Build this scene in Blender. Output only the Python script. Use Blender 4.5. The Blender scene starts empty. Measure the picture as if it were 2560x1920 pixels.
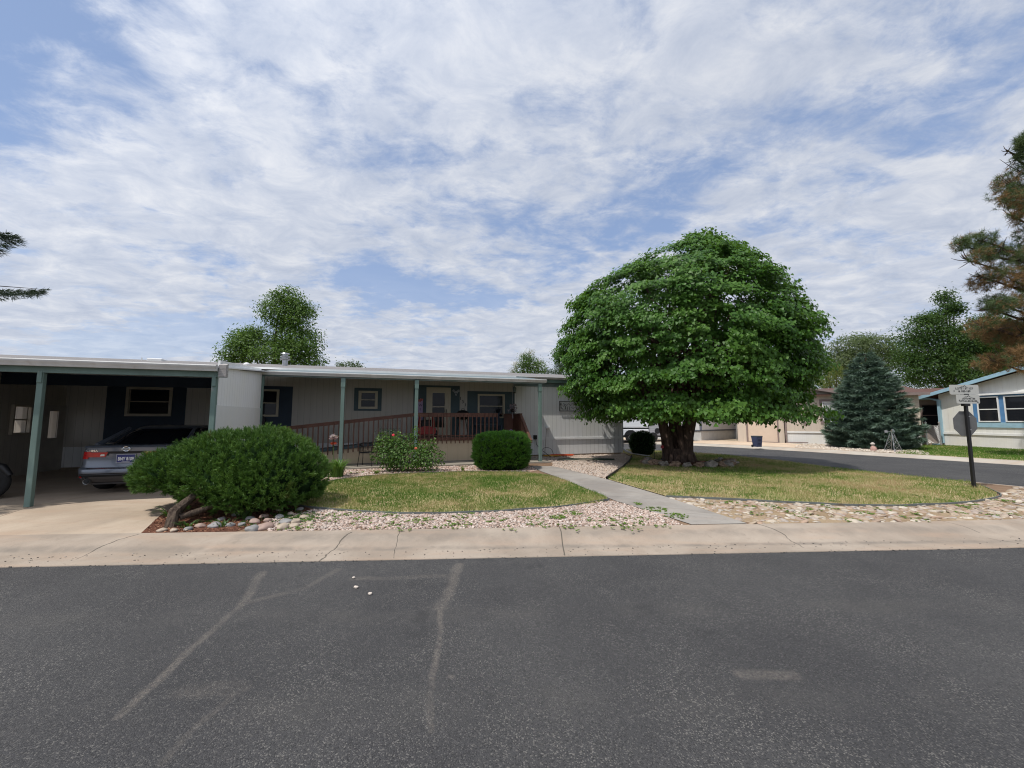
import bpy, math, random
import numpy as np
from mathutils import Vector, Matrix, noise as mnoise
random.seed(7)
rng = np.random.default_rng(11)
R = math.radians
SC = bpy.context.scene
COL = SC.collection
# ------------------------------------------------------------------ camera
FPX, HC, TP = 1000.0, 1.65, 0.090          # focal length in px of a 2560 px wide picture, eye height, tan(pitch)
PIT = math.atan(TP)
cam = bpy.data.cameras.new('camera'); camo = bpy.data.objects.new('camera', cam); COL.objects.link(camo)
camo.location = (0, 0, HC); camo.rotation_euler = (math.pi/2 + PIT, 0, 0)
cam.sensor_width = 36; cam.lens = 36*FPX/2560; cam.clip_end = 2000; cam.clip_start = 0.05
SC.camera = camo
# ------------------------------------------------------------------ sun, sky, exposure
SUN_EL, SUN_PHI = R(60.5), R(37)             # sun stands to the left, a little behind the camera
sdir = Vector((-math.cos(SUN_PHI)*math.cos(SUN_EL), -math.sin(SUN_PHI)*math.cos(SUN_EL), math.sin(SUN_EL)))
sl = bpy.data.lights.new('sun', 'SUN'); sl.energy = 3.6; sl.angle = R(0.6); sl.color = (1.0, 0.955, 0.88)
so = bpy.data.objects.new('sun', sl); COL.objects.link(so)
so.rotation_euler = sdir.to_track_quat('Z', 'Y').to_euler(); so.location = (-20, -10, 40)
SC.view_settings.view_transform = 'Standard'; SC.view_settings.look = 'None'
SC.view_settings.exposure = 0.05; SC.view_settings.gamma = 1.0
SC.cycles.use_denoising = True; SC.cycles.filter_width = 1.1

class NT:
    """small node-tree writer"""
    def __init__(s, tree): s.t = tree; s.n = tree.nodes; s.l = tree.links
    def put(s, sock, v):
        if v is None: return
        if isinstance(v, bpy.types.NodeSocket): s.l.new(v, sock)
        elif isinstance(v, (tuple, list)):
            v = tuple(v)
            if len(sock.default_value) == 4 and len(v) == 3: v = v + (1,)
            sock.default_value = v
        else: sock.default_value = v
    def math(s, op, a, b=None, c=None, clamp=False):
        n = s.n.new('ShaderNodeMath'); n.operation = op; n.use_clamp = clamp
        s.put(n.inputs[0], a); s.put(n.inputs[1], b); s.put(n.inputs[2], c); return n.outputs[0]
    def vmath(s, op, a, b=None, out=0):
        n = s.n.new('ShaderNodeVectorMath'); n.operation = op
        s.put(n.inputs[0], a); s.put(n.inputs[1], b)
        return n.outputs['Value'] if op in ('DOT_PRODUCT', 'LENGTH', 'DISTANCE') else n.outputs[0]
    def mix(s, f, a, b, mode='MIX'):
        n = s.n.new('ShaderNodeMix'); n.data_type = 'RGBA'; n.blend_type = mode
        s.put(n.inputs[0], f); s.put(n.inputs[6], a); s.put(n.inputs[7], b); return n.outputs[2]
    def noise(s, vec, scale=5, detail=4, rough=.55, dist=0, dim='3D'):
        n = s.n.new('ShaderNodeTexNoise'); n.noise_dimensions = dim
        s.put(n.inputs['Vector'], vec); s.put(n.inputs['Scale'], scale); s.put(n.inputs['Detail'], detail)
        s.put(n.inputs['Roughness'], rough); s.put(n.inputs['Distortion'], dist); return n.outputs[0]
    def vor(s, vec, scale=5, feature='F1', out='Distance'):
        n = s.n.new('ShaderNodeTexVoronoi'); n.feature = feature
        s.put(n.inputs['Vector'], vec); s.put(n.inputs['Scale'], scale); return n.outputs[out]
    def ramp(s, f, stops):
        n = s.n.new('ShaderNodeValToRGB'); cr = n.color_ramp
        while len(cr.elements) < len(stops): cr.elements.new(.5)
        for e, (p, c) in zip(cr.elements, stops):
            e.position = p; e.color = (c, c, c, 1) if isinstance(c, (int, float)) else tuple(c) + (1,)
        s.put(n.inputs[0], f); return n.outputs[0]
    def sstep(s, v, a, b):
        n = s.n.new('ShaderNodeMapRange'); n.interpolation_type = 'SMOOTHSTEP'
        s.put(n.inputs[0], v); n.inputs[1].default_value = a; n.inputs[2].default_value = b
        return n.outputs[0]
    def mapping(s, vec, scale=(1, 1, 1), rot=(0, 0, 0), loc=(0, 0, 0)):
        n = s.n.new('ShaderNodeMapping'); s.put(n.inputs[0], vec); n.inputs[1].default_value = loc
        n.inputs[2].default_value = rot; n.inputs[3].default_value = scale; return n.outputs[0]
    def xyz(s, vec):
        n = s.n.new('ShaderNodeSeparateXYZ'); s.put(n.inputs[0], vec); return n.outputs
    def comb(s, x, y, z):
        n = s.n.new('ShaderNodeCombineXYZ'); s.put(n.inputs[0], x); s.put(n.inputs[1], y); s.put(n.inputs[2], z); return n.outputs[0]
    def coord(s, which='Object'):
        return s.n.new('ShaderNodeTexCoord').outputs[which]
    def pos(s): return s.n.new('ShaderNodeNewGeometry').outputs['Position']
    def rand(s): return s.n.new('ShaderNodeNewGeometry').outputs['Random Per Island']
    def bump(s, h, strength=.3, dist=.01):
        n = s.n.new('ShaderNodeBump'); s.put(n.inputs['Height'], h); n.inputs['Strength'].default_value = strength
        n.inputs['Distance'].default_value = dist; return n.outputs[0]
    def seg(s, p, a, b):
        """distance (m) of the xy position p from the ground line a-b"""
        A = Vector((a[0], a[1], 0)); D = Vector((b[0]-a[0], b[1]-a[1], 0)); L2 = D.length_squared
        ap = s.vmath('SUBTRACT', p, tuple(A))
        t = s.math('DIVIDE', s.vmath('DOT_PRODUCT', ap, tuple(D)), L2, clamp=True)
        n = s.n.new('ShaderNodeVectorMath'); n.operation = 'SCALE'; n.inputs[0].default_value = tuple(D); s.put(n.inputs['Scale'], t)
        return s.vmath('LENGTH', s.vmath('SUBTRACT', ap, n.outputs[0]))

W = bpy.data.worlds.new('World'); SC.world = W; W.use_nodes = True
def big_w(t, p): return t.noise(t.mapping(p, loc=(7,3,0)), 1.5, 3, .5)
def build_world():
    t = NT(W.node_tree); t.n.clear()
    out = t.n.new('ShaderNodeOutputWorld'); bg = t.n.new('ShaderNodeBackground')
    sky = t.n.new('ShaderNodeTexSky'); sky.sky_type = 'NISHITA'; sky.sun_disc = False
    sky.sun_elevation = SUN_EL; sky.sun_rotation = math.atan2(sdir.x, sdir.y); sky.altitude = 1500
    sky.air_density = 1.0; sky.dust_density = 1.2; sky.ozone_density = 1.0
    d = t.coord('Generated'); x, y, z = t.xyz(d)
    zc = t.math('MAXIMUM', z, 0.0)
    h = t.math('ADD', zc, 0.14)
    px = t.math('DIVIDE', x, h); py = t.math('DIVIDE', y, h)
    p = t.comb(px, py, 0)
    # cloud sheet: mottled cells, stretched across the wind, with wisps in the blue
    pm = t.mapping(p, scale=(1.05, 1.35, 1), rot=(0, 0, R(-28)))
    warp = t.noise(pm, 1.3, 3, .5)
    big = t.noise(pm, .75, 5, .55, .5)
    mid = t.noise(pm, 3.1, 8, .62, .45)
    cell = t.noise(pm, 9.0, 7, .66, .35)
    streak = t.noise(t.mapping(p, scale=(1.2, 6.5, 1), rot=(0, 0, R(-28))), 1.0, 6, .6, .4)
    # clear blue zones: upper left, a belt through the right half
    pw = t.vmath('ADD', p, t.comb(t.math('MULTIPLY', t.math('SUBTRACT', warp, .5), .8), t.math('MULTIPLY', t.math('SUBTRACT', big_w(t, p), .5), .6), 0))
    bias = None
    for a_, b_, r0, k_ in (((-1.35,.80),(-.95,.70),.40,-.14), ((.30,1.55),(1.05,.95),.48,-.085), ((-.75,2.05),(-.2,2.15),.42,-.13), ((-2.8,2.6),(-1.6,2.5),.5,-.13), ((-.55,1.0),(-.1,1.4),.32,-.055), ((-1.6,1.5),(-1.2,1.7),.25,-.05)):
        c_ = t.math('MULTIPLY', t.sstep(t.seg(pw, a_, b_), r0, r0*.1), k_); bias = c_ if bias is None else t.math('ADD', bias, c_)
    s = t.math('ADD', t.math('MULTIPLY', big, .30), t.math('MULTIPLY', mid, .34))
    s = t.math('ADD', s, t.math('MULTIPLY', cell, .22)); s = t.math('ADD', s, t.math('MULTIPLY', streak, .15))
    s = t.math('ADD', s, bias)
    m = t.sstep(s, .345, .515)
    # milky veil low down
    veil = t.sstep(z, .42, .02)
    m = t.math('MAXIMUM', m, t.math('MULTIPLY', veil, .74))
    m = t.math('MINIMUM', m, .97)
    lum = t.ramp(t.noise(pm, 4.6, 7, .64, .5), [(.32, (.56, .625, .765)), (.50, (.69, .74, .85)), (.68, (.86, .885, .945))])
    # brighter round the sun, greyer away from it
    sd = t.vmath('DOT_PRODUCT', d, tuple(sdir))
    gain = t.math('ADD', .84, t.math('MULTIPLY', t.sstep(sd, .1, .95), .30))
    gm = t.n.new('ShaderNodeVectorMath'); gm.operation = 'SCALE'; t.put(gm.inputs[0], lum); t.put(gm.inputs['Scale'], gain)
    sk = t.n.new('ShaderNodeVectorMath'); sk.operation = 'MULTIPLY'; t.put(sk.inputs[0], sky.outputs[0]); sk.inputs[1].default_value = (.15, .15, .15)
    hz = t.mix(.55, sk.outputs[0], (.35, .465, .72))
    colr = t.mix(m, hz, gm.outputs[0])
    low = t.sstep(z, .0, -.05)
    colr = t.mix(low, colr, (.16, .17, .15))
    t.put(bg.inputs[0], colr); bg.inputs[1].default_value = 1.0
    t.l.new(bg.outputs[0], out.inputs[0])
build_world()

# ------------------------------------------------------------------ picture point -> place
def ray(px, py):
    a = (px-1280)/FPX*math.sqrt(1) ; b = (960-py)/FPX
    cp, sp = math.cos(PIT), math.sin(PIT)
    d = Vector((a, cp - b*sp, sp + b*cp)); return d/d.y
def G(px, py, z=.1):
    d = ray(px, py); t = (z-HC)/d.z; return Vector((d.x*t, t, z))
def P(px, py, Y):
    d = ray(px, py); return Vector((d.x*Y, Y, HC+d.z*Y))
TH = R(17)
O0 = Vector((1.03, 14.76, 0)); UX = Vector((math.cos(TH), math.sin(TH), 0)); WX = Vector((-math.sin(TH), math.cos(TH), 0))
def HP(px, py, w):
    """the ray's point on the house-parallel plane w, as (u, z)"""
    d = ray(px, py); o = O0 + WX*w
    t = (o.x*WX.x + o.y*WX.y)/(d.x*WX.x + d.y*WX.y)
    p = Vector((d.x*t, t, 0)) - o
    return p.x*UX.x + p.y*UX.y, HC + d.z*t
def HW(u, w, z=0): return O0 + UX*u + WX*w + Vector((0, 0, z))

# ------------------------------------------------------------------ mesh helpers
class MB:
    def __init__(s): s.v = []; s.f = []
    def add(s, vs, fs):
        b = len(s.v); s.v += [tuple(v) for v in vs]; s.f += [tuple(i+b for i in f) for f in fs]; return s
    def box(s, x0, x1, y0, y1, z0, z1):
        return s.add([(x0,y0,z0),(x1,y0,z0),(x1,y1,z0),(x0,y1,z0),(x0,y0,z1),(x1,y0,z1),(x1,y1,z1),(x0,y1,z1)],
                     [(0,3,2,1),(4,5,6,7),(0,1,5,4),(1,2,6,5),(2,3,7,6),(3,0,4,7)])
    def bbox(s, x0, x1, y0, y1, z0, z1, c=.006):
        """box with small chamfers on every edge"""
        import itertools
        X = (x0, x1); Y = (y0, y1); Z = (z0, z1); vid = {}; vs = []; fs = []
        for i, j, k in itertools.product((0,1),(0,1),(0,1)):
            sx, sy, sz = (1-2*i, 1-2*j, 1-2*k)
            for ax in range(3):
                p = [X[i], Y[j], Z[k]]
                for a2, sg in enumerate((sx, sy, sz)):
                    if a2 != ax: p[a2] += sg*c
                vid[(i,j,k,ax)] = len(vs); vs.append(p)
        q = lambda *a: vid[a]
        for sd in (0,1):
            f = [q(sd,0,0,0),q(sd,1,0,0),q(sd,1,1,0),q(sd,0,1,0)]; fs.append(f if sd else f[::-1])
            f = [q(0,sd,0,1),q(1,sd,0,1),q(1,sd,1,1),q(0,sd,1,1)]; fs.append(f[::-1] if sd else f)
            f = [q(0,0,sd,2),q(1,0,sd,2),q(1,1,sd,2),q(0,1,sd,2)]; fs.append(f if sd else f[::-1])
        for a in (0,1):
            for b in (0,1):
                fs.append([q(a,b,0,0),q(a,b,1,0),q(a,b,1,1),q(a,b,0,1)])
                fs.append([q(a,0,b,0),q(a,1,b,0),q(a,1,b,2),q(a,0,b,2)])
                fs.append([q(0,a,b,1),q(1,a,b,1),q(1,a,b,2),q(0,a,b,2)])
        for i, j, k in itertools.product((0,1),(0,1),(0,1)):
            fs.append([q(i,j,k,0),q(i,j,k,1),q(i,j,k,2)])
        return s.add(vs, fs)
    def prism(s, pts, axis, a0, a1):
        """extrude a 2-D outline; axis 'x': pts=(y,z); 'y': pts=(x,z); 'z': pts=(x,y)"""
        n = len(pts); vs = []
        for a in (a0, a1):
            for p, q in pts:
                vs.append({'x': (a,p,q), 'y': (p,a,q), 'z': (p,q,a)}[axis])
        fs = [tuple(range(n))[::-1], tuple(range(n, 2*n))]
        fs += [(i, (i+1) % n, (i+1) % n + n, i+n) for i in range(n)]
        return s.add(vs, fs)
    def tube(s, path, r, n=8, cap=True, jit=0):
        path = [Vector(p) for p in path]; m = len(path)
        rs = r if isinstance(r, (list, tuple)) else [r]*m
        vs = []; up = None
        for i in range(m):
            t = (path[min(i+1, m-1)] - path[max(i-1, 0)])
            if t.length < 1e-9: t = Vector((0,0,1))
            t.normalize()
            if up is None: up = t.orthogonal().normalized()
            else:
                up = up - t*up.dot(t)
                up = t.orthogonal().normalized() if up.length < 1e-6 else up.normalized()
            sd = t.cross(up)
            for k in range(n):
                a = 2*math.pi*k/n
                dv = up*math.cos(a) + sd*math.sin(a); rr = rs[i]
                if jit: rr *= 1 + jit*mnoise.noise(Vector((path[i].x*3+dv.x*1.6, path[i].y*3+dv.y*1.6, path[i].z*1.1)))
                vs.append(path[i] + dv*rr)
        fs = [(i*n+k, i*n+(k+1) % n, (i+1)*n+(k+1) % n, (i+1)*n+k) for i in range(m-1) for k in range(n)]
        if cap: fs += [tuple(range(n))[::-1], tuple((m-1)*n+k for k in range(n))]
        return s.add(vs, fs)
    def lathe(s, prof, n=20, c=(0,0,0), axis='z'):
        vs = []
        for r, h in prof:
            for k in range(n):
                a = 2*math.pi*k/n; x, y = r*math.cos(a), r*math.sin(a)
                vs.append({'z': (c[0]+x, c[1]+y, c[2]+h), 'y': (c[0]+x, c[1]+h, c[2]+y), 'x': (c[0]+h, c[1]+x, c[2]+y)}[axis])
        m = len(prof)
        fs = [(i*n+k, i*n+(k+1) % n, (i+1)*n+(k+1) % n, (i+1)*n+k) for i in range(m-1) for k in range(n)]
        fs += [tuple(range(n))[::-1], tuple((m-1)*n+k for k in range(n))]
        return s.add(vs, fs)
    def blob(s, c, rad, sub=2, amp=.25, fr=1.5, seed=0, flat=None):
        v, f = ICO[sub]; off = Vector((seed*7.3, seed*3.1, seed*1.7)); vs = []
        for p in v:
            q = Vector(p); d = 1 + amp*mnoise.noise(q*fr+off)
            x = Vector((q.x*rad[0]*d, q.y*rad[1]*d, q.z*rad[2]*d))
            vs.append(Vector(c)+x)
        return s.add(vs, f)
def _ico():
    t = (1+5**.5)/2
    v = [Vector(p).normalized() for p in [(-1,t,0),(1,t,0),(-1,-t,0),(1,-t,0),(0,-1,t),(0,1,t),(0,-1,-t),(0,1,-t),(t,0,-1),(t,0,1),(-t,0,-1),(-t,0,1)]]
    f = [(0,11,5),(0,5,1),(0,1,7),(0,7,10),(0,10,11),(1,5,9),(5,11,4),(11,10,2),(10,7,6),(7,1,8),(3,9,4),(3,4,2),(3,2,6),(3,6,8),(3,8,9),(4,9,5),(2,4,11),(6,2,10),(8,6,7),(9,8,1)]
    out = [(v, f)]
    for _ in range(3):
        v = list(v); cache = {}; nf = []
        def mid(a, b):
            k = (min(a,b), max(a,b))
            if k not in cache: cache[k] = len(v); v.append(((v[a]+v[b])/2).normalized())
            return cache[k]
        for a, b, c in f:
            ab, bc, ca = mid(a,b), mid(b,c), mid(c,a); nf += [(a,ab,ca),(b,bc,ab),(c,ca,bc),(ab,bc,ca)]
        f = nf; out.append((v, f))
    return out
ICO = _ico()

def props(o, label=None, cat=None, group=None, kind=None):
    if label: o['label'] = label
    if cat: o['category'] = cat
    if group: o['group'] = group
    if kind: o['kind'] = kind
    return o
def link(o, parent=None):
    COL.objects.link(o)
    if parent is not None: o.parent = parent
    return o
def mesh_of(mb, name, smooth=False):
    me = bpy.data.meshes.new(name); me.from_pydata(mb.v, [], mb.f); me.validate(); me.update()
    if smooth: smooth_by_angle(me, smooth if not isinstance(smooth, bool) else 40)
    return me
def smooth_by_angle(me, deg):
    me.polygons.foreach_set('use_smooth', [True]*len(me.polygons))
    try: me.set_sharp_from_angle(angle=R(deg))
    except Exception: pass
def obj(name, mb, mat, parent=None, smooth=False, label=None, loc=None, rot=None):
    me = mesh_of(mb, name, smooth); me.materials.append(mat)
    o = bpy.data.objects.new(name, me); link(o, parent)
    if loc is not None: o.location = loc
    if rot is not None: o.rotation_euler = rot
    if label: o['label'] = label
    return o
def thing(name, label, cat, loc=(0,0,0), rz=0, group=None):
    o = bpy.data.objects.new(name, None); o.empty_display_size = .1; COL.objects.link(o)
    o.location = loc; o.rotation_euler = (0, 0, rz); return props(o, label, cat, group)
def single(name, mb, mat, label, cat, group=None, loc=(0,0,0), rz=0, smooth=False, kind=None):
    o = obj(name, mb, mat, None, smooth); o.location = loc; o.rotation_euler = (0,0,rz)
    return props(o, label, cat, group, kind)
def struct(name, mb, mat, smooth=False, kind='structure'):
    o = obj(name, mb, mat, None, smooth); o['kind'] = kind; return o
def npmesh(name, V, F, mat, parent=None, smooth=False, loc=None, tone=None):
    """V (n,3) array, F (m,k) index array -> one object, fast"""
    me = bpy.data.meshes.new(name); V = np.asarray(V, np.float32); F = np.asarray(F, np.int32); k = F.shape[1]
    me.vertices.add(len(V)); me.vertices.foreach_set('co', V.ravel())
    me.loops.add(F.size); me.loops.foreach_set('vertex_index', F.ravel())
    me.polygons.add(len(F)); me.polygons.foreach_set('loop_start', np.arange(0, F.size, k, dtype=np.int32))
    me.polygons.foreach_set('loop_total', np.full(len(F), k, np.int32))
    if smooth: me.polygons.foreach_set('use_smooth', np.ones(len(F), bool))
    me.update(calc_edges=True); me.materials.append(mat)
    if tone is not None:
        at = me.attributes.new('tone', 'FLOAT', 'POINT'); at.data.foreach_set('value', np.asarray(tone, np.float32))
    o = bpy.data.objects.new(name, me); link(o, parent)
    if loc is not None: o.location = loc
    return o
def unit(a): return a/np.maximum(np.linalg.norm(a, axis=-1, keepdims=True), 1e-9)
def stamp(T, TF, pos, n, d, size):
    """copies template T (k,3: x across, y along, z normal) at pos with normal n, direction d, size (m,) -> V, F"""
    n = unit(n); d = unit(d - n*np.sum(n*d, -1, keepdims=True)); r = np.cross(d, n)
    size = np.asarray(size); size = size[:, None] if size.ndim == 1 else size
    if size.shape[1] == 1: size = np.repeat(size, 3, 1)
    V = pos[:, None, :] + T[None, :, 0:1]*size[:, None, 0:1]*r[:, None, :] + T[None, :, 1:2]*size[:, None, 1:2]*d[:, None, :] + T[None, :, 2:3]*size[:, None, 2:3]*n[:, None, :]
    m, k = len(pos), len(T)
    F = (TF[None] + (np.arange(m)*k)[:, None, None])
    return V.reshape(-1, 3), F.reshape(-1, TF.shape[1])
HEART = (np.array([(0,0,0),(-.42,-.12,.06),(-.5,.3,.10),(0,1.0,-.12),(.5,.3,.10),(.42,-.12,.06)]), np.array([(0,3,2,1),(0,5,4,3)]))
OVAL = (np.array([(0,0,0),(-.27,.4,.06),(0,1,-.05),(.27,.4,.06)]), np.array([(0,2,1),(0,3,2)]))
NEEDLE = (np.array([(-.5,0,0),(.5,0,0),(.12,1,0),(-.12,1,0)]), np.array([(0,1,2,3)]))
def text_mb(s, size, depth=.004, bold=0, align='CENTER'):
    """letters standing in the local xz plane, facing -y, centred on x"""
    cu = bpy.data.curves.new('t', 'FONT'); cu.body = s; cu.size = size; cu.extrude = depth/2; cu.offset = bold; cu.align_x = align
    cu.resolution_u = 3
    o = bpy.data.objects.new('t', cu); COL.objects.link(o); bpy.context.view_layer.update()
    me = o.to_mesh(); mb = MB()
    mb.add([(v.co.x, -v.co.z, v.co.y) for v in me.vertices], [tuple(p.vertices) for p in me.polygons])
    o.to_mesh_clear(); bpy.data.objects.remove(o); bpy.data.curves.remove(cu); return mb
def moved(mb, dx=0, dy=0, dz=0, sx=1, sz=1, rz=0):
    o = MB(); c, s = math.cos(rz), math.sin(rz)
    o.add([((x*sx)*c-y*s+dx, (x*sx)*s+y*c+dy, z*sz+dz) for x, y, z in mb.v], mb.f); return o
def inpoly(pts, poly):
    x, y = pts[:, 0], pts[:, 1]; ins = np.zeros(len(pts), bool); n = len(poly)
    for i in range(n):
        x0, y0 = poly[i][0], poly[i][1]; x1, y1 = poly[(i+1) % n][0], poly[(i+1) % n][1]
        c = ((y0 > y) != (y1 > y)); t = (y-y0)/((y1-y0) if y1 != y0 else 1e-9)
        ins ^= c & (x < x0 + t*(x1-x0))
    return ins
def scatter(poly, dens, seed=0):
    r = np.random.default_rng(seed); a = np.array([(p[0], p[1]) for p in poly])
    lo, hi = a.min(0), a.max(0); n = int(dens*np.prod(hi-lo)); p = r.random((n, 2))*(hi-lo)+lo
    return p[inpoly(p, a)]
def spline(pts, n=8, closed=False):
    pts = [Vector((*p[:2], p[2] if len(p) > 2 else 0)) for p in pts]; out = []; m = len(pts)
    for i in range(m if closed else m-1):
        g = lambda k: pts[k % m] if closed else pts[max(0, min(m-1, k))]
        p0, p1, p2, p3 = g(i-1), g(i), g(i+1), g(i+2)
        for k in range(n):
            t = k/n
            out.append(.5*((2*p1)+(p2-p0)*t+(2*p0-5*p1+4*p2-p3)*t*t+(3*p1-p0-3*p2+p3)*t**3))
    if not closed: out.append(pts[-1])
    return out

# ------------------------------------------------------------------ materials
def mat(name, col, rough=.7, var=.0, vs=3.0, bump=0, bs=60, metal=0, spec=.4, dirt=None, coat=0, rnd=0, aniso=(1,1,1)):
    m = bpy.data.materials.new(name); m.use_nodes = True; t = NT(m.node_tree); b = t.n['Principled BSDF']
    c = tuple(col)
    o = c
    p = t.mapping(t.coord('Object'), scale=aniso) if (var or bump or dirt) else None
    if var:
        f = t.noise(p, vs, 6, .6)
        o = t.mix(t.sstep(f, .3, .7), tuple(x*(1-var) for x in c), tuple(min(1, x*(1+var)) for x in c))
    if dirt:
        f = t.sstep(t.noise(p, dirt[1], 7, .65, .5), dirt[2], dirt[3]); o = t.mix(f, o, dirt[0])
    if rnd:
        hs = t.n.new('ShaderNodeHueSaturation'); t.put(hs.inputs['Color'], o)
        t.put(hs.inputs['Value'], t.math('ADD', 1-rnd, t.math('MULTIPLY', t.rand(), 2*rnd))); o = hs.outputs[0]
    t.put(b.inputs['Base Color'], o); b.inputs['Roughness'].default_value = rough; b.inputs['Metallic'].default_value = metal
    b.inputs['Specular IOR Level'].default_value = spec
    if coat: b.inputs['Coat Weight'].default_value = coat; b.inputs['Coat Roughness'].default_value = .05
    if bump: t.put(b.inputs['Normal'], t.bump(t.noise(p, bs, 5, .6), bump, .01))
    return m
def leafmat(name, cols, trans=.35, rough=.5, spec=.35, warm=None, tone=False):
    """cols: list of greens picked per leaf, light passes through"""
    m = bpy.data.materials.new(name); m.use_nodes = True; t = NT(m.node_tree); b = t.n['Principled BSDF']; out = t.n['Material Output']
    n = len(cols); stops = [(i/max(1, n-1), c) for i, c in enumerate(cols)]
    r = t.rand(); big = t.noise(t.coord('Object'), .9, 3, .5)
    if tone:
        an = t.n.new('ShaderNodeAttribute'); an.attribute_name = 'tone'; r = t.math('ADD', t.math('MULTIPLY', r, .45), t.math('MULTIPLY', an.outputs['Fac'], .62))
    f = t.math('ADD', t.math('MULTIPLY', r, .7), t.math('MULTIPLY', t.math('SUBTRACT', big, .35), .8), clamp=True)
    c = t.ramp(f, stops)
    if warm:
        wf = t.sstep(t.noise(t.coord('Object'), warm[1], 3, .5), warm[2], warm[3]); c = t.mix(wf, c, warm[0])
    t.put(b.inputs['Base Color'], c); b.inputs['Roughness'].default_value = rough; b.inputs['Specular IOR Level'].default_value = spec
    if trans:
        tr = t.n.new('ShaderNodeBsdfTranslucent'); t.put(tr.inputs[0], t.mix(.5, c, (.16, .30, .02), 'MIX'))
        mx = t.n.new('ShaderNodeMixShader'); mx.inputs[0].default_value = trans
        t.l.new(b.outputs[0], mx.inputs[1]); t.l.new(tr.outputs[0], mx.inputs[2]); t.l.new(mx.outputs[0], out.inputs[0])
    return m
def siding(name, col, pitch=.2, axis=0, groove=.5, seam=None, rough=.6, dirt=.08, gw=.035):
    """painted sheet siding with vertical grooves and weather streaks"""
    m = bpy.data.materials.new(name); m.use_nodes = True; t = NT(m.node_tree); b = t.n['Principled BSDF']
    co = t.coord('Object'); x = t.xyz(co)[axis]
    f = t.math('FRACT', t.math('DIVIDE', x, pitch)); g = t.math('ABSOLUTE', t.math('SUBTRACT', f, .5))
    gm = t.sstep(g, gw, gw*.35)
    st = t.noise(t.mapping(co, scale=(5, 5, .5)), 1.2, 5, .6)
    c = t.mix(t.sstep(st, .35, .75), tuple(v*(1-dirt) for v in col), col)
    sp = t.noise(co, 1.1, 3, .5); c = t.mix(t.sstep(sp, .4, .75), c, tuple(v*(1-dirt*.7) for v in (col[0], col[1]*.99, col[2]*.95)))
    c = t.mix(t.math('MULTIPLY', gm, groove), c, tuple(v*.25 for v in col))
    t.put(b.inputs['Base Color'], c); b.inputs['Roughness'].default_value = rough
    hb = t.math('ADD', t.math('MULTIPLY', gm, -1), t.math('MULTIPLY', t.noise(t.mapping(co, scale=(30, 30, 4)), 3, 4, .6), .12))
    t.put(b.inputs['Normal'], t.bump(hb, .5, .01)); return m
M = {}
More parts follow.
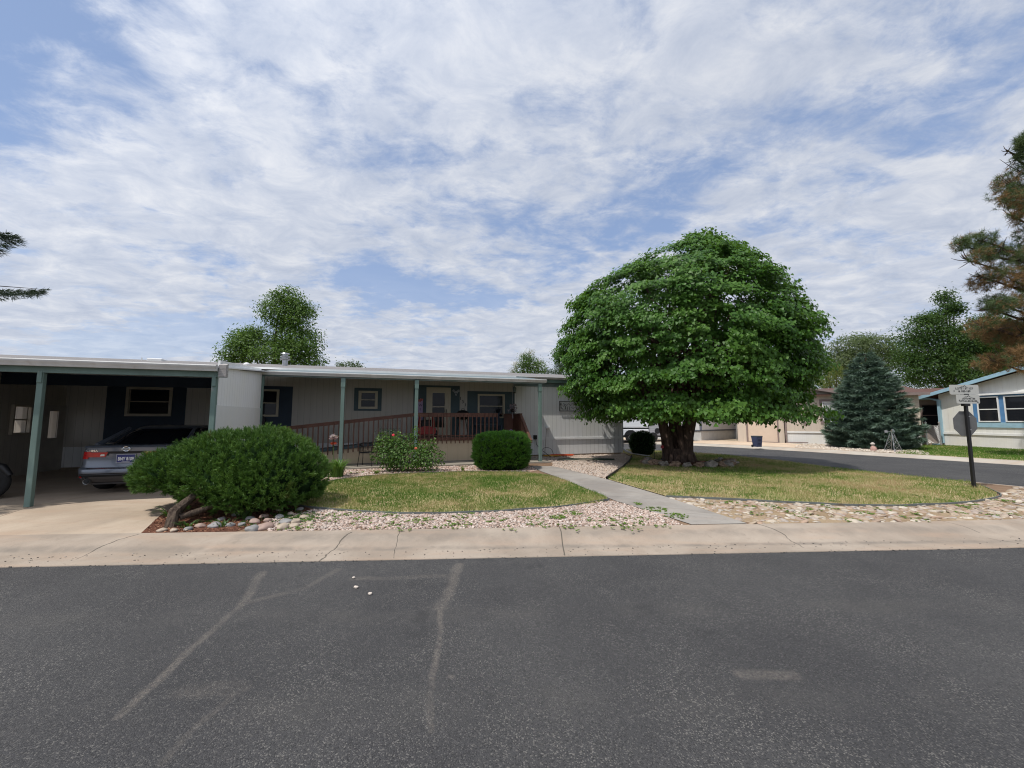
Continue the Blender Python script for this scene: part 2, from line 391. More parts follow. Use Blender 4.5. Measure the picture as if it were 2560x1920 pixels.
def asphalt():
    m = bpy.data.materials.new('asphalt'); m.use_nodes = True; t = NT(m.node_tree); b = t.n['Principled BSDF']; p = t.pos()
    fine = t.vor(p, 150, 'F1', 'Distance'); cellc = t.vor(p, 150, 'F1', 'Color'); cr = t.xyz(cellc)[0]
    grain = t.noise(p, 210, 3, .6)
    base = t.mix(t.sstep(t.noise(p, .55, 5, .6), .3, .7), (.042, .0415, .044), (.064, .063, .064))
    base = t.mix(t.math('MULTIPLY', t.sstep(grain, .45, .75), .5), base, (.085, .083, .082))
    # pale exposed chips, in drifts
    drift = t.sstep(t.noise(p, 1.3, 5, .65, .4), .38, .72)
    chip = t.math('MULTIPLY', t.sstep(cr, .74, .95), t.math('ADD', .35, t.math('MULTIPLY', drift, .65)))
    base = t.mix(chip, base, (.19, .18, .165))
    cr2 = t.xyz(cellc)[1]; base = t.mix(t.math('MULTIPLY', t.sstep(cr2, .55, .9), .6), base, (.016, .016, .017))
    # rubbed streaks and worn spots
    pw = t.vmath('ADD', p, None)
    nz = t.n.new('ShaderNodeTexNoise'); nz.inputs['Scale'].default_value = 2.2; nz.inputs['Detail'].default_value = 5; t.put(nz.inputs['Vector'], p)
    off = t.n.new('ShaderNodeVectorMath'); off.operation = 'SCALE'; t.put(off.inputs[0], t.vmath('SUBTRACT', nz.outputs['Color'], (.5, .5, .5))); off.inputs['Scale'].default_value = .14
    q = t.vmath('MULTIPLY', t.vmath('ADD', p, off.outputs[0]), (1, 1, 0))
    g = lambda x, y: tuple(G(x, y, 0))[:2]
    wear = None
    for (a, bb, w, s) in [((660,1430),(600,1510),.07,.75),((600,1510),(300,1790),.045,.75),((575,1735),(400,1910),.035,.45),
                          ((1150,1410),(1105,1520),.08,.8),((1105,1520),(1080,1700),.035,.75),((1080,1700),(1078,1830),.028,.7),
                          ((600,1510),(760,1470),.06,.5),((760,1470),(840,1425),.06,.5),((880,1447),(1110,1441),.07,.5),
                          ((1860,1687),(1985,1690),.075,.6),((460,1728),(590,1722),.10,.4),((1125,1690),(1130,1690),.03,.7)]:
        k = t.math('MULTIPLY', t.sstep(t.seg(q, g(*a), g(*bb)), w, w*.25), s)
        wear = k if wear is None else t.math('MAXIMUM', wear, k)
    wear = t.math('MULTIPLY', wear, t.math('MULTIPLY', t.math('ADD', .25, t.math('MULTIPLY', t.sstep(t.noise(p, 45, 4, .7), .38, .62), .75)), t.math('ADD', .35, t.math('MULTIPLY', t.sstep(t.noise(p, 2.8, 5, .7), .35, .6), .65))))
    for (a, bb, w, s) in [((-600,1560),(3300,1500),.22,.30),((-900,1800),(3500,1720),.25,.22)]:
        k = t.math('MULTIPLY', t.sstep(t.seg(q, g(*a), g(*bb)), w, w*.1), s); base = t.mix(t.math('MULTIPLY', k, t.sstep(t.noise(p, 1.1, 5, .65), .4, .65)), base, (.085, .080, .074))
    st = t.sstep(t.noise(p, .9, 6, .7, 1.2), .60, .72); base = t.mix(t.math('MULTIPLY', st, .45), base, (.022, .022, .024))
    base = t.mix(t.math('MULTIPLY', wear, .9), base, (.17, .15, .13))
    t.put(b.inputs['Base Color'], base)
    b.inputs['Roughness'].default_value = .82; b.inputs['Specular IOR Level'].default_value = .35
    hh = t.math('ADD', t.math('MULTIPLY', t.math('SUBTRACT', 1, fine), 1.0), t.math('MULTIPLY', grain, .6))
    t.put(b.inputs['Normal'], t.bump(hh, .95, .005)); return m
def concrete(name, c0, c1, joints=(), pink=.5, grime=None):
    m = bpy.data.materials.new(name); m.use_nodes = True; t = NT(m.node_tree); b = t.n['Principled BSDF']; p = t.pos()
    big = t.noise(p, .8, 6, .62, .4); c = t.mix(t.sstep(big, .32, .68), c0, c1)
    c = t.mix(t.math('MULTIPLY', t.sstep(t.noise(t.mapping(p, scale=(.45, 2.2, 1), rot=(0,0,R(-4))), 1.6, 5, .6), .45, .75), pink), c, (.40, .28, .20))
    c = t.mix(t.math('MULTIPLY', t.sstep(t.noise(p, 70, 4, .7), .5, .75), .28), c, tuple(v*.55 for v in c0))
    c = t.mix(t.math('MULTIPLY', t.sstep(t.noise(p, 7, 6, .7), .55, .72), .35), c, tuple(v*.7 for v in c0))
    spk = t.sstep(t.vor(p, 11), .055, .03); c = t.mix(t.math('MULTIPLY', spk, .55), c, (.10, .09, .08))
    nz = t.n.new('ShaderNodeTexNoise'); nz.inputs['Scale'].default_value = 5; nz.inputs['Detail'].default_value = 5; t.put(nz.inputs['Vector'], p)
    off = t.n.new('ShaderNodeVectorMath'); off.operation = 'SCALE'; t.put(off.inputs[0], t.vmath('SUBTRACT', nz.outputs['Color'], (.5, .5, .5)))
    off.inputs['Scale'].default_value = .12
    q = t.vmath('MULTIPLY', t.vmath('ADD', p, off.outputs[0]), (1, 1, 0)); q0 = t.vmath('MULTIPLY', p, (1, 1, 0))
    h = t.noise(p, 160, 3, .6)
    jm = None
    for a, bb, w, wob in joints:
        k = t.sstep(t.seg(q if wob else q0, a, bb), w, w*.3); jm = k if jm is None else t.math('MAXIMUM', jm, k)
    if grime:
        gm = None
        for a, bb, w, s in grime:
            k = t.math('MULTIPLY', t.sstep(t.seg(q, a, bb), w, w*.1), s); gm = k if gm is None else t.math('MAXIMUM', gm, k)
        c = t.mix(t.math('MULTIPLY', gm, t.sstep(t.noise(p, 3, 5, .65), .25, .75)), c, (.19, .165, .14))
    if jm is not None:
        c = t.mix(t.math('MULTIPLY', jm, .8), c, (.055, .05, .04)); h = t.math('SUBTRACT', h, t.math('MULTIPLY', jm, 2))
    t.put(b.inputs['Base Color'], c); b.inputs['Roughness'].default_value = .88; b.inputs['Specular IOR Level'].default_value = .25
    t.put(b.inputs['Normal'], t.bump(h, .25, .006)); return m
def soil(name, stops, scale=1.2, fine=40, bump=.6):
    m = bpy.data.materials.new(name); m.use_nodes = True; t = NT(m.node_tree); b = t.n['Principled BSDF']; p = t.pos()
    f = t.math('ADD', t.math('MULTIPLY', t.noise(p, scale, 6, .65, .3), .65), t.math('MULTIPLY', t.noise(p, fine, 4, .7), .35))
    t.put(b.inputs['Base Color'], t.ramp(f, stops)); b.inputs['Roughness'].default_value = .95; b.inputs['Specular IOR Level'].default_value = .15
    t.put(b.inputs['Normal'], t.bump(t.noise(p, fine*2, 4, .7), bump, .01)); return m
def grassmat(name, dry=.5, seed=0):
    m = bpy.data.materials.new(name); m.use_nodes = True; t = NT(m.node_tree); b = t.n['Principled BSDF']; p = t.vmath('ADD', t.pos(), (seed*9., 0, 0))
    big = t.noise(p, .55, 5, .6, .3); md = t.noise(p, 4.5, 4, .6); r = t.rand()
    f = t.math('ADD', t.math('ADD', t.math('MULTIPLY', big, 2.1), t.math('MULTIPLY', md, 1.1)), t.math('MULTIPLY', r, .45))
    f = t.math('ADD', f, dry-2.03)
    c = t.ramp(f, [(.12, (.085, .185, .025)), (.34, (.185, .250, .055)), (.50, (.31, .30, .115)), (.70, (.45, .375, .20)), (.95, (.40, .27, .15))])
    t.put(b.inputs['Base Color'], c); b.inputs['Roughness'].default_value = .7; b.inputs['Specular IOR Level'].default_value = .2
    out = t.n['Material Output']; tr = t.n.new('ShaderNodeBsdfTranslucent'); t.put(tr.inputs[0], c)
    mx = t.n.new('ShaderNodeMixShader'); mx.inputs[0].default_value = .3
    t.l.new(b.outputs[0], mx.inputs[1]); t.l.new(tr.outputs[0], mx.inputs[2]); t.l.new(mx.outputs[0], out.inputs[0]); return m
def stonemat(name, cols, rough=.75):
    m = bpy.data.materials.new(name); m.use_nodes = True; t = NT(m.node_tree); b = t.n['Principled BSDF']; p = t.pos()
    n = len(cols); c = t.ramp(t.rand(), [((i+.5)/n, k) for i, k in enumerate(cols)])
    c = t.mix(t.math('MULTIPLY', t.sstep(t.noise(p, 25, 5, .65), .45, .75), .35), c, (.12, .10, .085))
    t.put(b.inputs['Base Color'], c); b.inputs['Roughness'].default_value = rough; b.inputs['Specular IOR Level'].default_value = .3
    t.put(b.inputs['Normal'], t.bump(t.noise(p, 60, 4, .6), .3, .006)); return m
def shingle(name, c0, c1):
    m = bpy.data.materials.new(name); m.use_nodes = True; t = NT(m.node_tree); b = t.n['Principled BSDF']; co = t.coord('Object')
    br = t.n.new('ShaderNodeTexBrick'); t.put(br.inputs['Vector'], co); br.inputs['Scale'].default_value = 1
    br.inputs['Brick Width'].default_value = .32; br.inputs['Row Height'].default_value = .14; br.inputs['Mortar Size'].default_value = .006
    t.put(br.inputs['Color1'], c0); t.put(br.inputs['Color2'], c1); t.put(br.inputs['Mortar'], tuple(v*.35 for v in c0))
    c = t.mix(t.sstep(t.noise(t.mapping(co, scale=(2, 9, 1)), 2.5, 5, .7), .35, .7), br.outputs[0], tuple(v*.62 for v in c0))
    t.put(b.inputs['Base Color'], c); b.inputs['Roughness'].default_value = .9
    t.put(b.inputs['Normal'], t.bump(t.noise(co, 40, 4, .7), .6, .01)); return m
def bark(name, c0, c1, sc=6):
    m = bpy.data.materials.new(name); m.use_nodes = True; t = NT(m.node_tree); b = t.n['Principled BSDF']; co = t.coord('Object')
    q = t.mapping(co, scale=(1, 1, .28)); f = t.noise(q, sc, 7, .7, .6); v = t.vor(q, sc*1.6)
    c = t.mix(t.sstep(f, .35, .68), c0, c1); c = t.mix(t.math('MULTIPLY', t.sstep(v, .25, .05), .5), c, tuple(k*.5 for k in c0))
    t.put(b.inputs['Base Color'], c); b.inputs['Roughness'].default_value = .95; b.inputs['Specular IOR Level'].default_value = .15
    t.put(b.inputs['Normal'], t.bump(t.math('ADD', f, t.math('MULTIPLY', v, .6)), .9, .03)); return m
def glass_dark(name, col=(.012,.014,.018), rough=.04):
    m = mat(name, col, rough, spec=.22); return m
M['asphalt'] = asphalt()
M['white'] = mat('white_paint', (.74, .745, .74), .5, .06, 2)
M['gutter'] = mat('gutter_white', (.56, .56, .555), .4, .08, 3, dirt=((.42,.38,.34), 2.5, .5, .8))
M['teal'] = mat('teal_paint', (.135, .20, .178), .55, .14, 2.2, bump=.15, bs=30, dirt=((.30,.31,.29), 6, .62, .78), aniso=(1,1,.4))
M['teal_grey'] = mat('weathered_grey_green', (.15, .20, .20), .6, .15, 2, dirt=((.28,.27,.27), 3, .5, .75))
M['navy'] = mat('dark_teal_panel', (.050, .082, .095), .6, .1, 3)
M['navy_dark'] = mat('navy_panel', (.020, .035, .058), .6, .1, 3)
M['cream'] = mat('cream_trim', (.44, .395, .30), .5, .06, 3)
M['almond'] = mat('almond_frame', (.42, .37, .29), .55, .08, 3)
M['wall_porch'] = siding('siding_beige_shaded', (.46, .43, .385), .205, 0, .45, dirt=.08)  # beige siding, its colour darkened to carry the shade under the porch roof
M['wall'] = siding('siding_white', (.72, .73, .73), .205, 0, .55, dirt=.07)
M['wall_side'] = siding('siding_white_side', (.80, .80, .80), .205, 1, .4, dirt=.06)
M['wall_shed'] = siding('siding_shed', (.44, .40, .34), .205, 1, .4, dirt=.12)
M['skirt'] = siding('skirting_tan_lit', (.50, .405, .285), .38, 0, .5, gw=.012, dirt=.10)  # tan deepened to hold the warm light thrown up by the ground
M['redwood'] = mat('redwood_stain', (.115, .052, .034), .6, .25, 3, bump=.3, bs=25, aniso=(1,1,.2), dirt=((.10,.03,.02), 4, .5, .8), rnd=.12)
M['black'] = mat('black_metal', (.012, .012, .013), .45)
M['glass'] = glass_dark('window_glass')
M['steel'] = mat('galvanised_steel', (.45, .46, .47), .35, .1, 5, metal=.8)
M['shingle'] = shingle('grey_shingle', (.27, .255, .25), (.19, .18, .18))
M['shingle_brown'] = shingle('brown_shingle', (.135, .065, .05), (.10, .05, .04))
M['bark'] = bark('tree_bark', (.045, .030, .025), (.135, .095, .075), 7)
M['bark_dark'] = bark('dark_bark', (.05, .035, .028), (.12, .09, .07), 9)
M['dirt'] = soil('garden_soil', [(.3, (.10, .065, .045)), (.5, (.20, .13, .085)), (.75, (.34, .25, .17))])
M['mulch'] = soil('bark_mulch', [(.3, (.045, .022, .015)), (.5, (.13, .055, .035)), (.75, (.26, .12, .07))], 3, 60, 1)
# ================================================================== ground, roads, kerbs
def sheet(name, poly, z, m, kind='structure', thick=0):
    mb = MB(); n = len(poly)
    mb.add([(p[0], p[1], z) for p in poly], [tuple(range(n))])
    if thick:
        mb.add([(p[0], p[1], z) for p in poly]+[(p[0], p[1], z-thick) for p in poly], [(i, (i+1) % n, (i+1) % n+n, i+n) for i in range(n)])
    o = struct(name, mb, m, kind=kind)
    return o
far = MB().add([(-900,-900,-.15),(900,-900,-.15),(900,900,-.15),(-900,900,-.15)], [(0,1,2,3)])
struct('ground', far, soil('far_ground', [(.3, (.08,.10,.04)), (.6, (.16,.15,.08)), (.8, (.24,.21,.13))], .3, 8, .3))
struct('road', MB().add([(-70,-30,0),(80,-30,0),(80,60,0),(-70,60,0)], [(0,1,2,3)]), M['asphalt'])
# asphalt edge of our corner lot: front street, round the corner, up the side street
edge = [(-40,2.9),(-20,3.88),(-5.75,4.66),(0,4.98),(4,5.21),(6.65,5.36),(8.6,5.6),(10.6,6.35),(12.0,7.7),(12.75,9.2),(12.5,10.2),(11.9,11.3),(11.35,13.2),(10.95,16.0),(10.0,18.6),(8.6,20.3),(6.3,21.7),(2,23.0),(-6,24.6),(-40,30)]
EDGE = spline(edge, 10)
def offset(path, d):
    out = []
    for i, p in enumerate(path):
        t = (path[min(i+1, len(path)-1)] - path[max(i-1, 0)]); t.z = 0; t.normalize()
        out.append(p + Vector((-t.y, t.x, 0))*d)
    return out
def kerb(name, path, prof, m):
    """sweep the (offset, height) profile along the asphalt edge"""
    rows = [offset(path, d) for d, z in prof]; mb = MB(); n = len(path); k = len(prof)
    vs = [(rows[j][i].x, rows[j][i].y, prof[j][1]) for j in range(k) for i in range(n)]
    mb.add(vs, [(j*n+i, j*n+i+1, (j+1)*n+i+1, (j+1)*n+i) for j in range(k-1) for i in range(n-1)])
    return struct(name, mb, m, smooth=60)
gp = lambda x, y, z=.008: tuple(G(x, y, z))[:2]
joints = [(gp(1398,1318,.1), gp(1403,1345), .011, 0), (gp(1403,1345), gp(1412,1390,0), .011, 0),
          (gp(880,1331,.1), gp(850,1362), .016, 1), (gp(850,1362), gp(792,1408,0), .014, 1),
          (gp(1000,1328,.1), gp(996,1362), .006, 1), (gp(996,1362), gp(982,1396,0), .006, 1),
          (gp(1885,1309,.1), gp(1962,1345), .014, 0), (gp(1962,1345), gp(2010,1371,0), .01, 1),
          (gp(350,1336,.1), gp(240,1378), .012, 1), (gp(240,1378), gp(190,1399,.0), .01, 1),
          (gp(2345,1302,.1), gp(2450,1338), .008, 0), (gp(2470,1345), gp(2560,1362,0), .007, 1)]
grime = [(gp(-200,1383), gp(900,1373), .10, .85), (gp(900,1373), gp(2560,1352), .09, .85), (gp(600,1345,.08), gp(1300,1340,.08), .2, .7), (gp(1400,1333,.09), gp(2500,1318,.09), .16, .6)]
M['kerb'] = concrete('kerb_concrete', (.27, .222, .178), (.38, .32, .262), joints, .45, grime)
M['kerb_far'] = concrete('far_kerb_concrete', (.36, .32, .27), (.46, .42, .36))
kerb('kerb', EDGE, [(-.01,-.02),(0,.008),(.12,.007),(.30,.005),(.40,.010),(.50,.03),(.60,.066),(.70,.092),(.82,.104),(.94,.108),(.945,.02)], M['kerb'])
INNER = offset(EDGE, .94)
lot = [(p.x, p.y) for p in INNER] + [(-60, 32), (-60, 3)]
sheet('yard', lot, .10, M['dirt'])
# far side of the side street
fedge = spline([(60,-2),(32,4.0),(24,8.2),(19.6,13.2),(16.6,19.0),(14.2,23.0),(11.9,25.9),(8.6,28.2),(3,30.2),(-6,32.4),(-40,38)], 8)
kerb('kerb', list(reversed(fedge)), [(-.01,-.02),(0,.01),(.3,.006),(.45,.05),(.6,.1),(.9,.11),(.905,.02)], M['kerb_far']) if False else None
fk = [Vector((p.x, p.y, 0)) for p in fedge]
def kerb_r(path, prof, m):
    rows = [offset(path, -d) for d, z in prof]; mb = MB(); n = len(path); k = len(prof)
    vs = [(rows[j][i].x, rows[j][i].y, prof[j][1]) for j in range(k) for i in range(n)]
    mb.add(vs, [(j*n+i, (j+1)*n+i, (j+1)*n+i+1, j*n+i+1) for j in range(k-1) for i in range(n-1)])
    return struct('kerb', mb, m, smooth=60)
kerb_r(fk, [(-.01,-.02),(0,.01),(.3,.006),(.45,.05),(.6,.095),(.95,.108),(.955,.02)], M['kerb_far'])
fin = offset(fk, -.95)
fin = [p for p in fin]
sheet('neighbour_ground', [(p.x, p.y) for p in fin] + [(-60,90),(120,90),(120,-2)], .10,
      soil('neighbour_soil', [(.3, (.20,.155,.11)), (.5, (.34,.28,.21)), (.75, (.46,.40,.32))], 2.5, 30, .6))
# ---- driveway, path, patio
M['drive'] = concrete('driveway_concrete', (.37, .295, .225), (.47, .385, .30), [(gp(0,1361,.1), gp(360,1334,.1), .010, 0), (gp(0,1292,.1), gp(80,1266,.1), .012, 0),
      (gp(80,1266,.1), gp(620,1170,.1), .006, 0)], .6, [(gp(150,1330,.1), gp(330,1290,.1), .25, .25)])
dr = [(-30, 4.3)] + [(p.x, p.y) for p in INNER if -20 < p.x < -5.15 and p.y < 12] + [tuple(G(352,1334))[:2], tuple(G(400,1290))[:2], tuple(G(470,1245))[:2]]
hh = lambda u, w: tuple(HW(u, w))[:2]
dr += [hh(-8.62,-4.3), hh(-9.0, 0), hh(-9.1, 2.5), hh(-16.6, 2.5), (-30, 10)]
dr = [(x, y+.004) if False else (x, y) for x, y in dr]
sheet('driveway', dr, .106, M['drive'])
M['path'] = concrete('path_concrete', (.235, .215, .195), (.34, .315, .285), [(gp(1430,1216,.1), gp(1560,1206,.1), .006, 0), (gp(1512,1243,.1), gp(1660,1241,.1), .005, 0), (gp(1668,1290,.1), gp(1790,1281,.1), .005, 0)], .12)
path = [(.62, 13.6), (.85, 12.35), (1.35, 10.56), (1.97, 7.87), (2.46, 6.65), (2.66, 6.085), (3.52, 6.14), (3.1, 8.24), (2.49, 10.56), (1.92, 12.16), (1.35, 13.6)]
sheet('path', path, .112, M['path'])
M['patio'] = concrete('patio_concrete', (.25, .22, .18), (.33, .30, .25), (), .1)
pat = MB().add([HW(-9.0,-.15,.15),HW(.35,-.15,.15),HW(.35,2.4,.15),HW(-9.0,2.4,.15),HW(-9.0,-.15,.05),HW(.35,-.15,.05),HW(.35,2.4,.05),HW(-9.0,2.4,.05)],
               [(0,1,2,3),(0,4,5,1),(1,5,6,2),(3,0,4,7) if False else (0,3,7,4)])
struct('patio', pat, M['patio'])
# ---- lawns (thin turf sheet + blades)
LAWN_L = [(p.x, p.y) for p in spline([(-4.30,7.75),(-3.43,7.18),(-1.85,6.79),(-.73,6.85),(.71,7.24),(1.85,7.93),(1.62,9.2),(1.24,10.75),(.45,11.95),(-.6,12.1),(-1.6,12.02),(-3.28,11.55),(-4.16,10.9),(-4.6,9.9),(-4.62,8.6)], 5, True)]
rk = [(p.x, p.y) for p in INNER if p.y > 10.1 and p.x > 5.6]
LAWN_R = [(2.50,10.62),(3.14,8.24),(4.09,8.0),(5.39,7.62),(6.21,7.40),(7.27,7.42),(8.5,7.68),(9.66,8.15),(10.24,8.62),(11.05,9.6)] + [p for p in rk] + [(5.1,21.0),(5.2,18.2),(5.02,16.9),(4.2,14.6)]
M['turf'] = soil('turf', [(.38, (.17,.20,.06)), (.5, (.33,.28,.14)), (.62, (.42,.31,.19))], .8, 25, .8)
sheet('lawn', LAWN_L, .117, M['turf']); sheet('lawn', LAWN_R, .117, M['turf'])
def grass(name, poly, dens, h, m, seed, z=.117, wid=.007):
    p = scatter(poly, dens, seed); r = np.random.default_rng(seed+1); n = len(p)
    tuft = np.array([mnoise.noise(Vector((a*1.6, b*1.6, seed))) for a, b in p])
    pos = np.c_[p, np.full(n, z)]; az = r.random(n)*6.283
    nn = np.c_[np.cos(az), np.sin(az), np.zeros(n)]; lean = r.normal(0, .42, (n, 2)); d = np.c_[lean, np.ones(n)]
    hh_ = h*(.55+.9*r.random(n))*(1+.45*tuft); s = np.c_[np.full(n, wid)*(1+.4*r.random(n)), hh_, hh_]
    V, F = stamp(NEEDLE[0], NEEDLE[1], pos, nn, d, s); o = npmesh(name, V, F, m); o['kind'] = 'stuff'; return o
grass('grass', LAWN_L, 2100, .042, grassmat('grass_front', .56, 0), 3)
grass('grass', LAWN_R, 1150, .045, grassmat('grass_side', .67, 1), 5)
FAR_LAWN = [(p.x, p.y) for p in fin if 17.6 < p.x < 30] + [(27.2, 16.0), (26.6, 20.0), (26.3, 24.6), (25.0, 26.5), (21.5, 24.9), (19.3, 21.2)]
FL = sorted([(p.x, p.y) for p in fin if 17.6 < p.x < 30], key=lambda q: q[0])
FAR_LAWN = FL[::-1] + [(19.6,20.2),(21.6,23.6),(24.6,25.6),(26.4,24.4),(27.4,19.0),(28.6,12.0)]
sheet('lawn', FAR_LAWN, .112, M['turf']); grass('grass', FAR_LAWN, 420, .05, grassmat('grass_far', .22, 2), 9, wid=.012)
# ---- edging strips
M['edging'] = mat('metal_edging', (.13, .145, .14), .6, .15, 4, dirt=((.10,.08,.06), 6, .5, .75))
def strip(name, pts, label, w=.016, h=.045, m=None):
    p = [Vector((q[0], q[1], .095)) for q in pts]; a = offset(p, w/2); b = offset(p, -w/2); n = len(p); mb = MB()
    vs = []
    for i in range(n):
        j = .012*mnoise.noise(p[i]*1.7)
        vs += [(a[i].x, a[i].y, .08), (a[i].x, a[i].y, .095+h+j), (b[i].x, b[i].y, .095+h+j), (b[i].x, b[i].y, .08)]
    fs = [(i*4+k, i*4+k+1, i*4+k+5, i*4+k+4) for i in range(n-1) for k in range(3)]
    mb.add(vs, fs); return single(name, mb, m or M['edging'], label, 'edging', 'metal edging strips round the lawns')
strip('edging', spline([(-4.35,7.78),(-3.45,7.16),(-1.85,6.765),(-.73,6.825),(.71,7.215),(1.88,7.9)], 8), 'grey metal edging curving along the front of the left lawn, against the pink gravel')
strip('edging', spline([(.5,11.97),(-.6,12.13),(-1.6,12.05),(-3.28,11.58),(-4.18,10.93),(-4.64,9.9),(-4.66,8.6)], 8), 'low edging behind the left lawn, against the planting bed')
strip('edging', spline([(3.10,8.22),(4.09,7.97),(5.39,7.59),(6.21,7.37),(7.27,7.39),(8.5,7.65),(9.66,8.12),(10.24,8.59),(10.95,9.5)], 8), 'long grey edging between the corner lawn and the cobble bed')
strip('edging', spline([(2.46,10.58),(3.4,12.7),(4.2,14.62),(5.0,16.9)], 8), 'dark edging from the path up to the house corner', .03, .09, mat('black_edging', (.02,.018,.016), .8))
# ---- gravel, cobbles, river rocks
def stones(name, poly, dens, size, m, seed, z=.10, sub=0, flat=.55, excl=None):
    p = scatter(poly, dens, seed); r = np.random.default_rng(seed+1); n = len(p)
    v, f = ICO[sub]; T = np.array([tuple(q) for q in v]); F0 = np.array(f)
    s = size*(.55+.9*r.random((n, 1)))*np.c_[1+.35*r.random(n), .75+.3*r.random(n), flat*(.7+.5*r.random(n))]
    az = r.random(n)*6.283; tl = r.normal(0, .25, (n, 2))
    nn = unit(np.c_[tl, np.ones(n)]); d = np.c_[np.cos(az), np.sin(az), np.zeros(n)]
    jit = 1+.22*r.standard_normal((n, len(T), 1)) if sub == 0 else 1+.07*r.standard_normal((n, len(T), 1))
    n_ = unit(nn); d = unit(d-n_*np.sum(n_*d, -1, keepdims=True)); rr = np.cross(d, n_)
    pos = np.c_[p, z+s[:, 2]*.45]
    L = T[None]*jit
    V = pos[:, None]+L[..., 0:1]*s[:, None, 0:1]*rr[:, None]+L[..., 1:2]*s[:, None, 1:2]*d[:, None]+L[..., 2:3]*s[:, None, 2:3]*n_[:, None]
    F = F0[None]+(np.arange(n)*len(T))[:, None, None]
    o = npmesh(name, V.reshape(-1, 3), F.reshape(-1, 3), m, smooth=(sub > 0)); o['kind'] = 'stuff'; return o
PINK = [(.44,.32,.26),(.56,.46,.40),(.34,.23,.18),(.64,.56,.50),(.40,.34,.30),(.26,.19,.15)]
M['gravel'] = stonemat('pink_gravel', PINK)
front = [(p.x, p.y) for p in INNER if -3.9 < p.x < 2.75 and p.y < 12]
BED_F = front + [(2.5,6.6),(1.92,7.86),(.71,7.19),(-.73,6.80),(-1.85,6.74),(-3.42,7.12),(-3.75,6.4)]
stones('gravel', BED_F, 1500, .0195, M['gravel'], 21)
BED_B = [(-4.7,9.0),(-4.7,9.95),(-4.2,10.98),(-3.28,11.63),(-1.6,12.1),(-.6,12.18),(.5,12.02),(.78,12.5),(.62,13.5)] + [hh(-1,-.2), hh(-4.5,-.2), hh(-8.6,-.2), (-5.6,9.4)]
stones('gravel', BED_B, 520, .024, stonemat('bed_gravel', PINK[:4]+[(.40,.25,.18)]), 22)
BED_S = [(1.35,13.6),(1.95,12.2),(2.46,10.72),(3.36,12.75),(4.15,14.7),(4.98,16.9),hh(5.0,2.42),hh(.42,2.42),hh(.42,-.2)]
stones('gravel', BED_S, 650, .022, stonemat('side_gravel', [(.46,.36,.29),(.54,.44,.37),(.37,.29,.235),(.50,.44,.38)]), 23)
M['cobble'] = stonemat('cobble_stone', [(.38,.30,.22),(.47,.41,.33),(.32,.22,.165),(.36,.33,.30),(.40,.28,.20),(.27,.22,.18),(.52,.46,.38)], .6)
cf = [(p.x, p.y) for p in INNER if p.x > 3.55 and p.y < 9.6]
BED_C = [(3.13,8.2),(3.5,6.35)] + cf + [(10.24,8.56),(9.66,8.09),(8.5,7.62),(7.27,7.36),(6.21,7.34),(5.39,7.56),(4.09,7.94)]
stones('cobbles', BED_C, 66, .050, M['cobble'], 24, sub=2, flat=.42, z=.085)
stones('cobbles', BED_C, 60, .032, M['cobble'], 25, sub=1, flat=.42, z=.095)
M['cobble_bed'] = soil('cobble_bed_soil', [(.3, (.17,.11,.065)), (.5, (.30,.22,.14)), (.75, (.42,.33,.22))], 2, 35, .8)
sheet('cobble_bed', BED_C, .104, M['cobble_bed'])
MULCH = [tuple(G(352,1334))[:2], tuple(G(402,1288))[:2], tuple(G(470,1245))[:2], (-6.6,9.2), (-4.75,9.4), (-4.72,8.6),(-4.3,7.72),(-3.45,7.10),(-3.75,6.4),(-3.85,5.71)]
sheet('mulch_bed', MULCH, .104, M['mulch'])
grit = [(p.x, p.y) for p in offset(EDGE, .12) if -12 < p.x < 11.5 and p.y < 9] ; grit2 = [(p.x, p.y) for p in offset(EDGE, .50) if -12 < p.x < 11.5 and p.y < 9]
stones('grit', grit+grit2[::-1], 70, .0075, stonemat('grit', [(.10,.09,.08),(.22,.19,.16),(.34,.30,.26),(.05,.045,.04)]), 27, z=.006)
stones('grit', [(p.x, p.y) for p in offset(EDGE, -.05) if -12 < p.x < 11.5 and p.y < 9]+[(p.x, p.y) for p in offset(EDGE, .06) if -12 < p.x < 11.5 and p.y < 9][::-1], 220, .006, M['asphalt'], 28, z=.004)
# bark chips on the mulch
def chips(name, poly, dens, m, seed):
    p = scatter(poly, dens, seed); r = np.random.default_rng(seed); n = len(p); az = r.random(n)*6.283
    V, F = stamp(NEEDLE[0]*np.array([1,.5,1])+np.array([0,-.25,0]), NEEDLE[1], np.c_[p, .108+.012*r.random(n)], np.c_[r.normal(0,.4,(n,2)), np.ones(n)], np.c_[np.cos(az), np.sin(az), np.zeros(n)],
                 np.c_[.008+.012*r.random(n), .03+.05*r.random(n), np.ones(n)*.02])
    o = npmesh(name, V, F, m); o['kind'] = 'stuff'
mc = bpy.data.materials.new('chip'); mc.use_nodes = True; _t = NT(mc.node_tree); _t.put(_t.n['Principled BSDF'].inputs[0], _t.ramp(_t.rand(), [(.1,(.06,.025,.016)),(.5,(.19,.075,.04)),(.9,(.36,.19,.11))])); _t.n['Principled BSDF'].inputs['Roughness'].default_value = .95
chips('bark_chips', MULCH, 900, mc, 31)
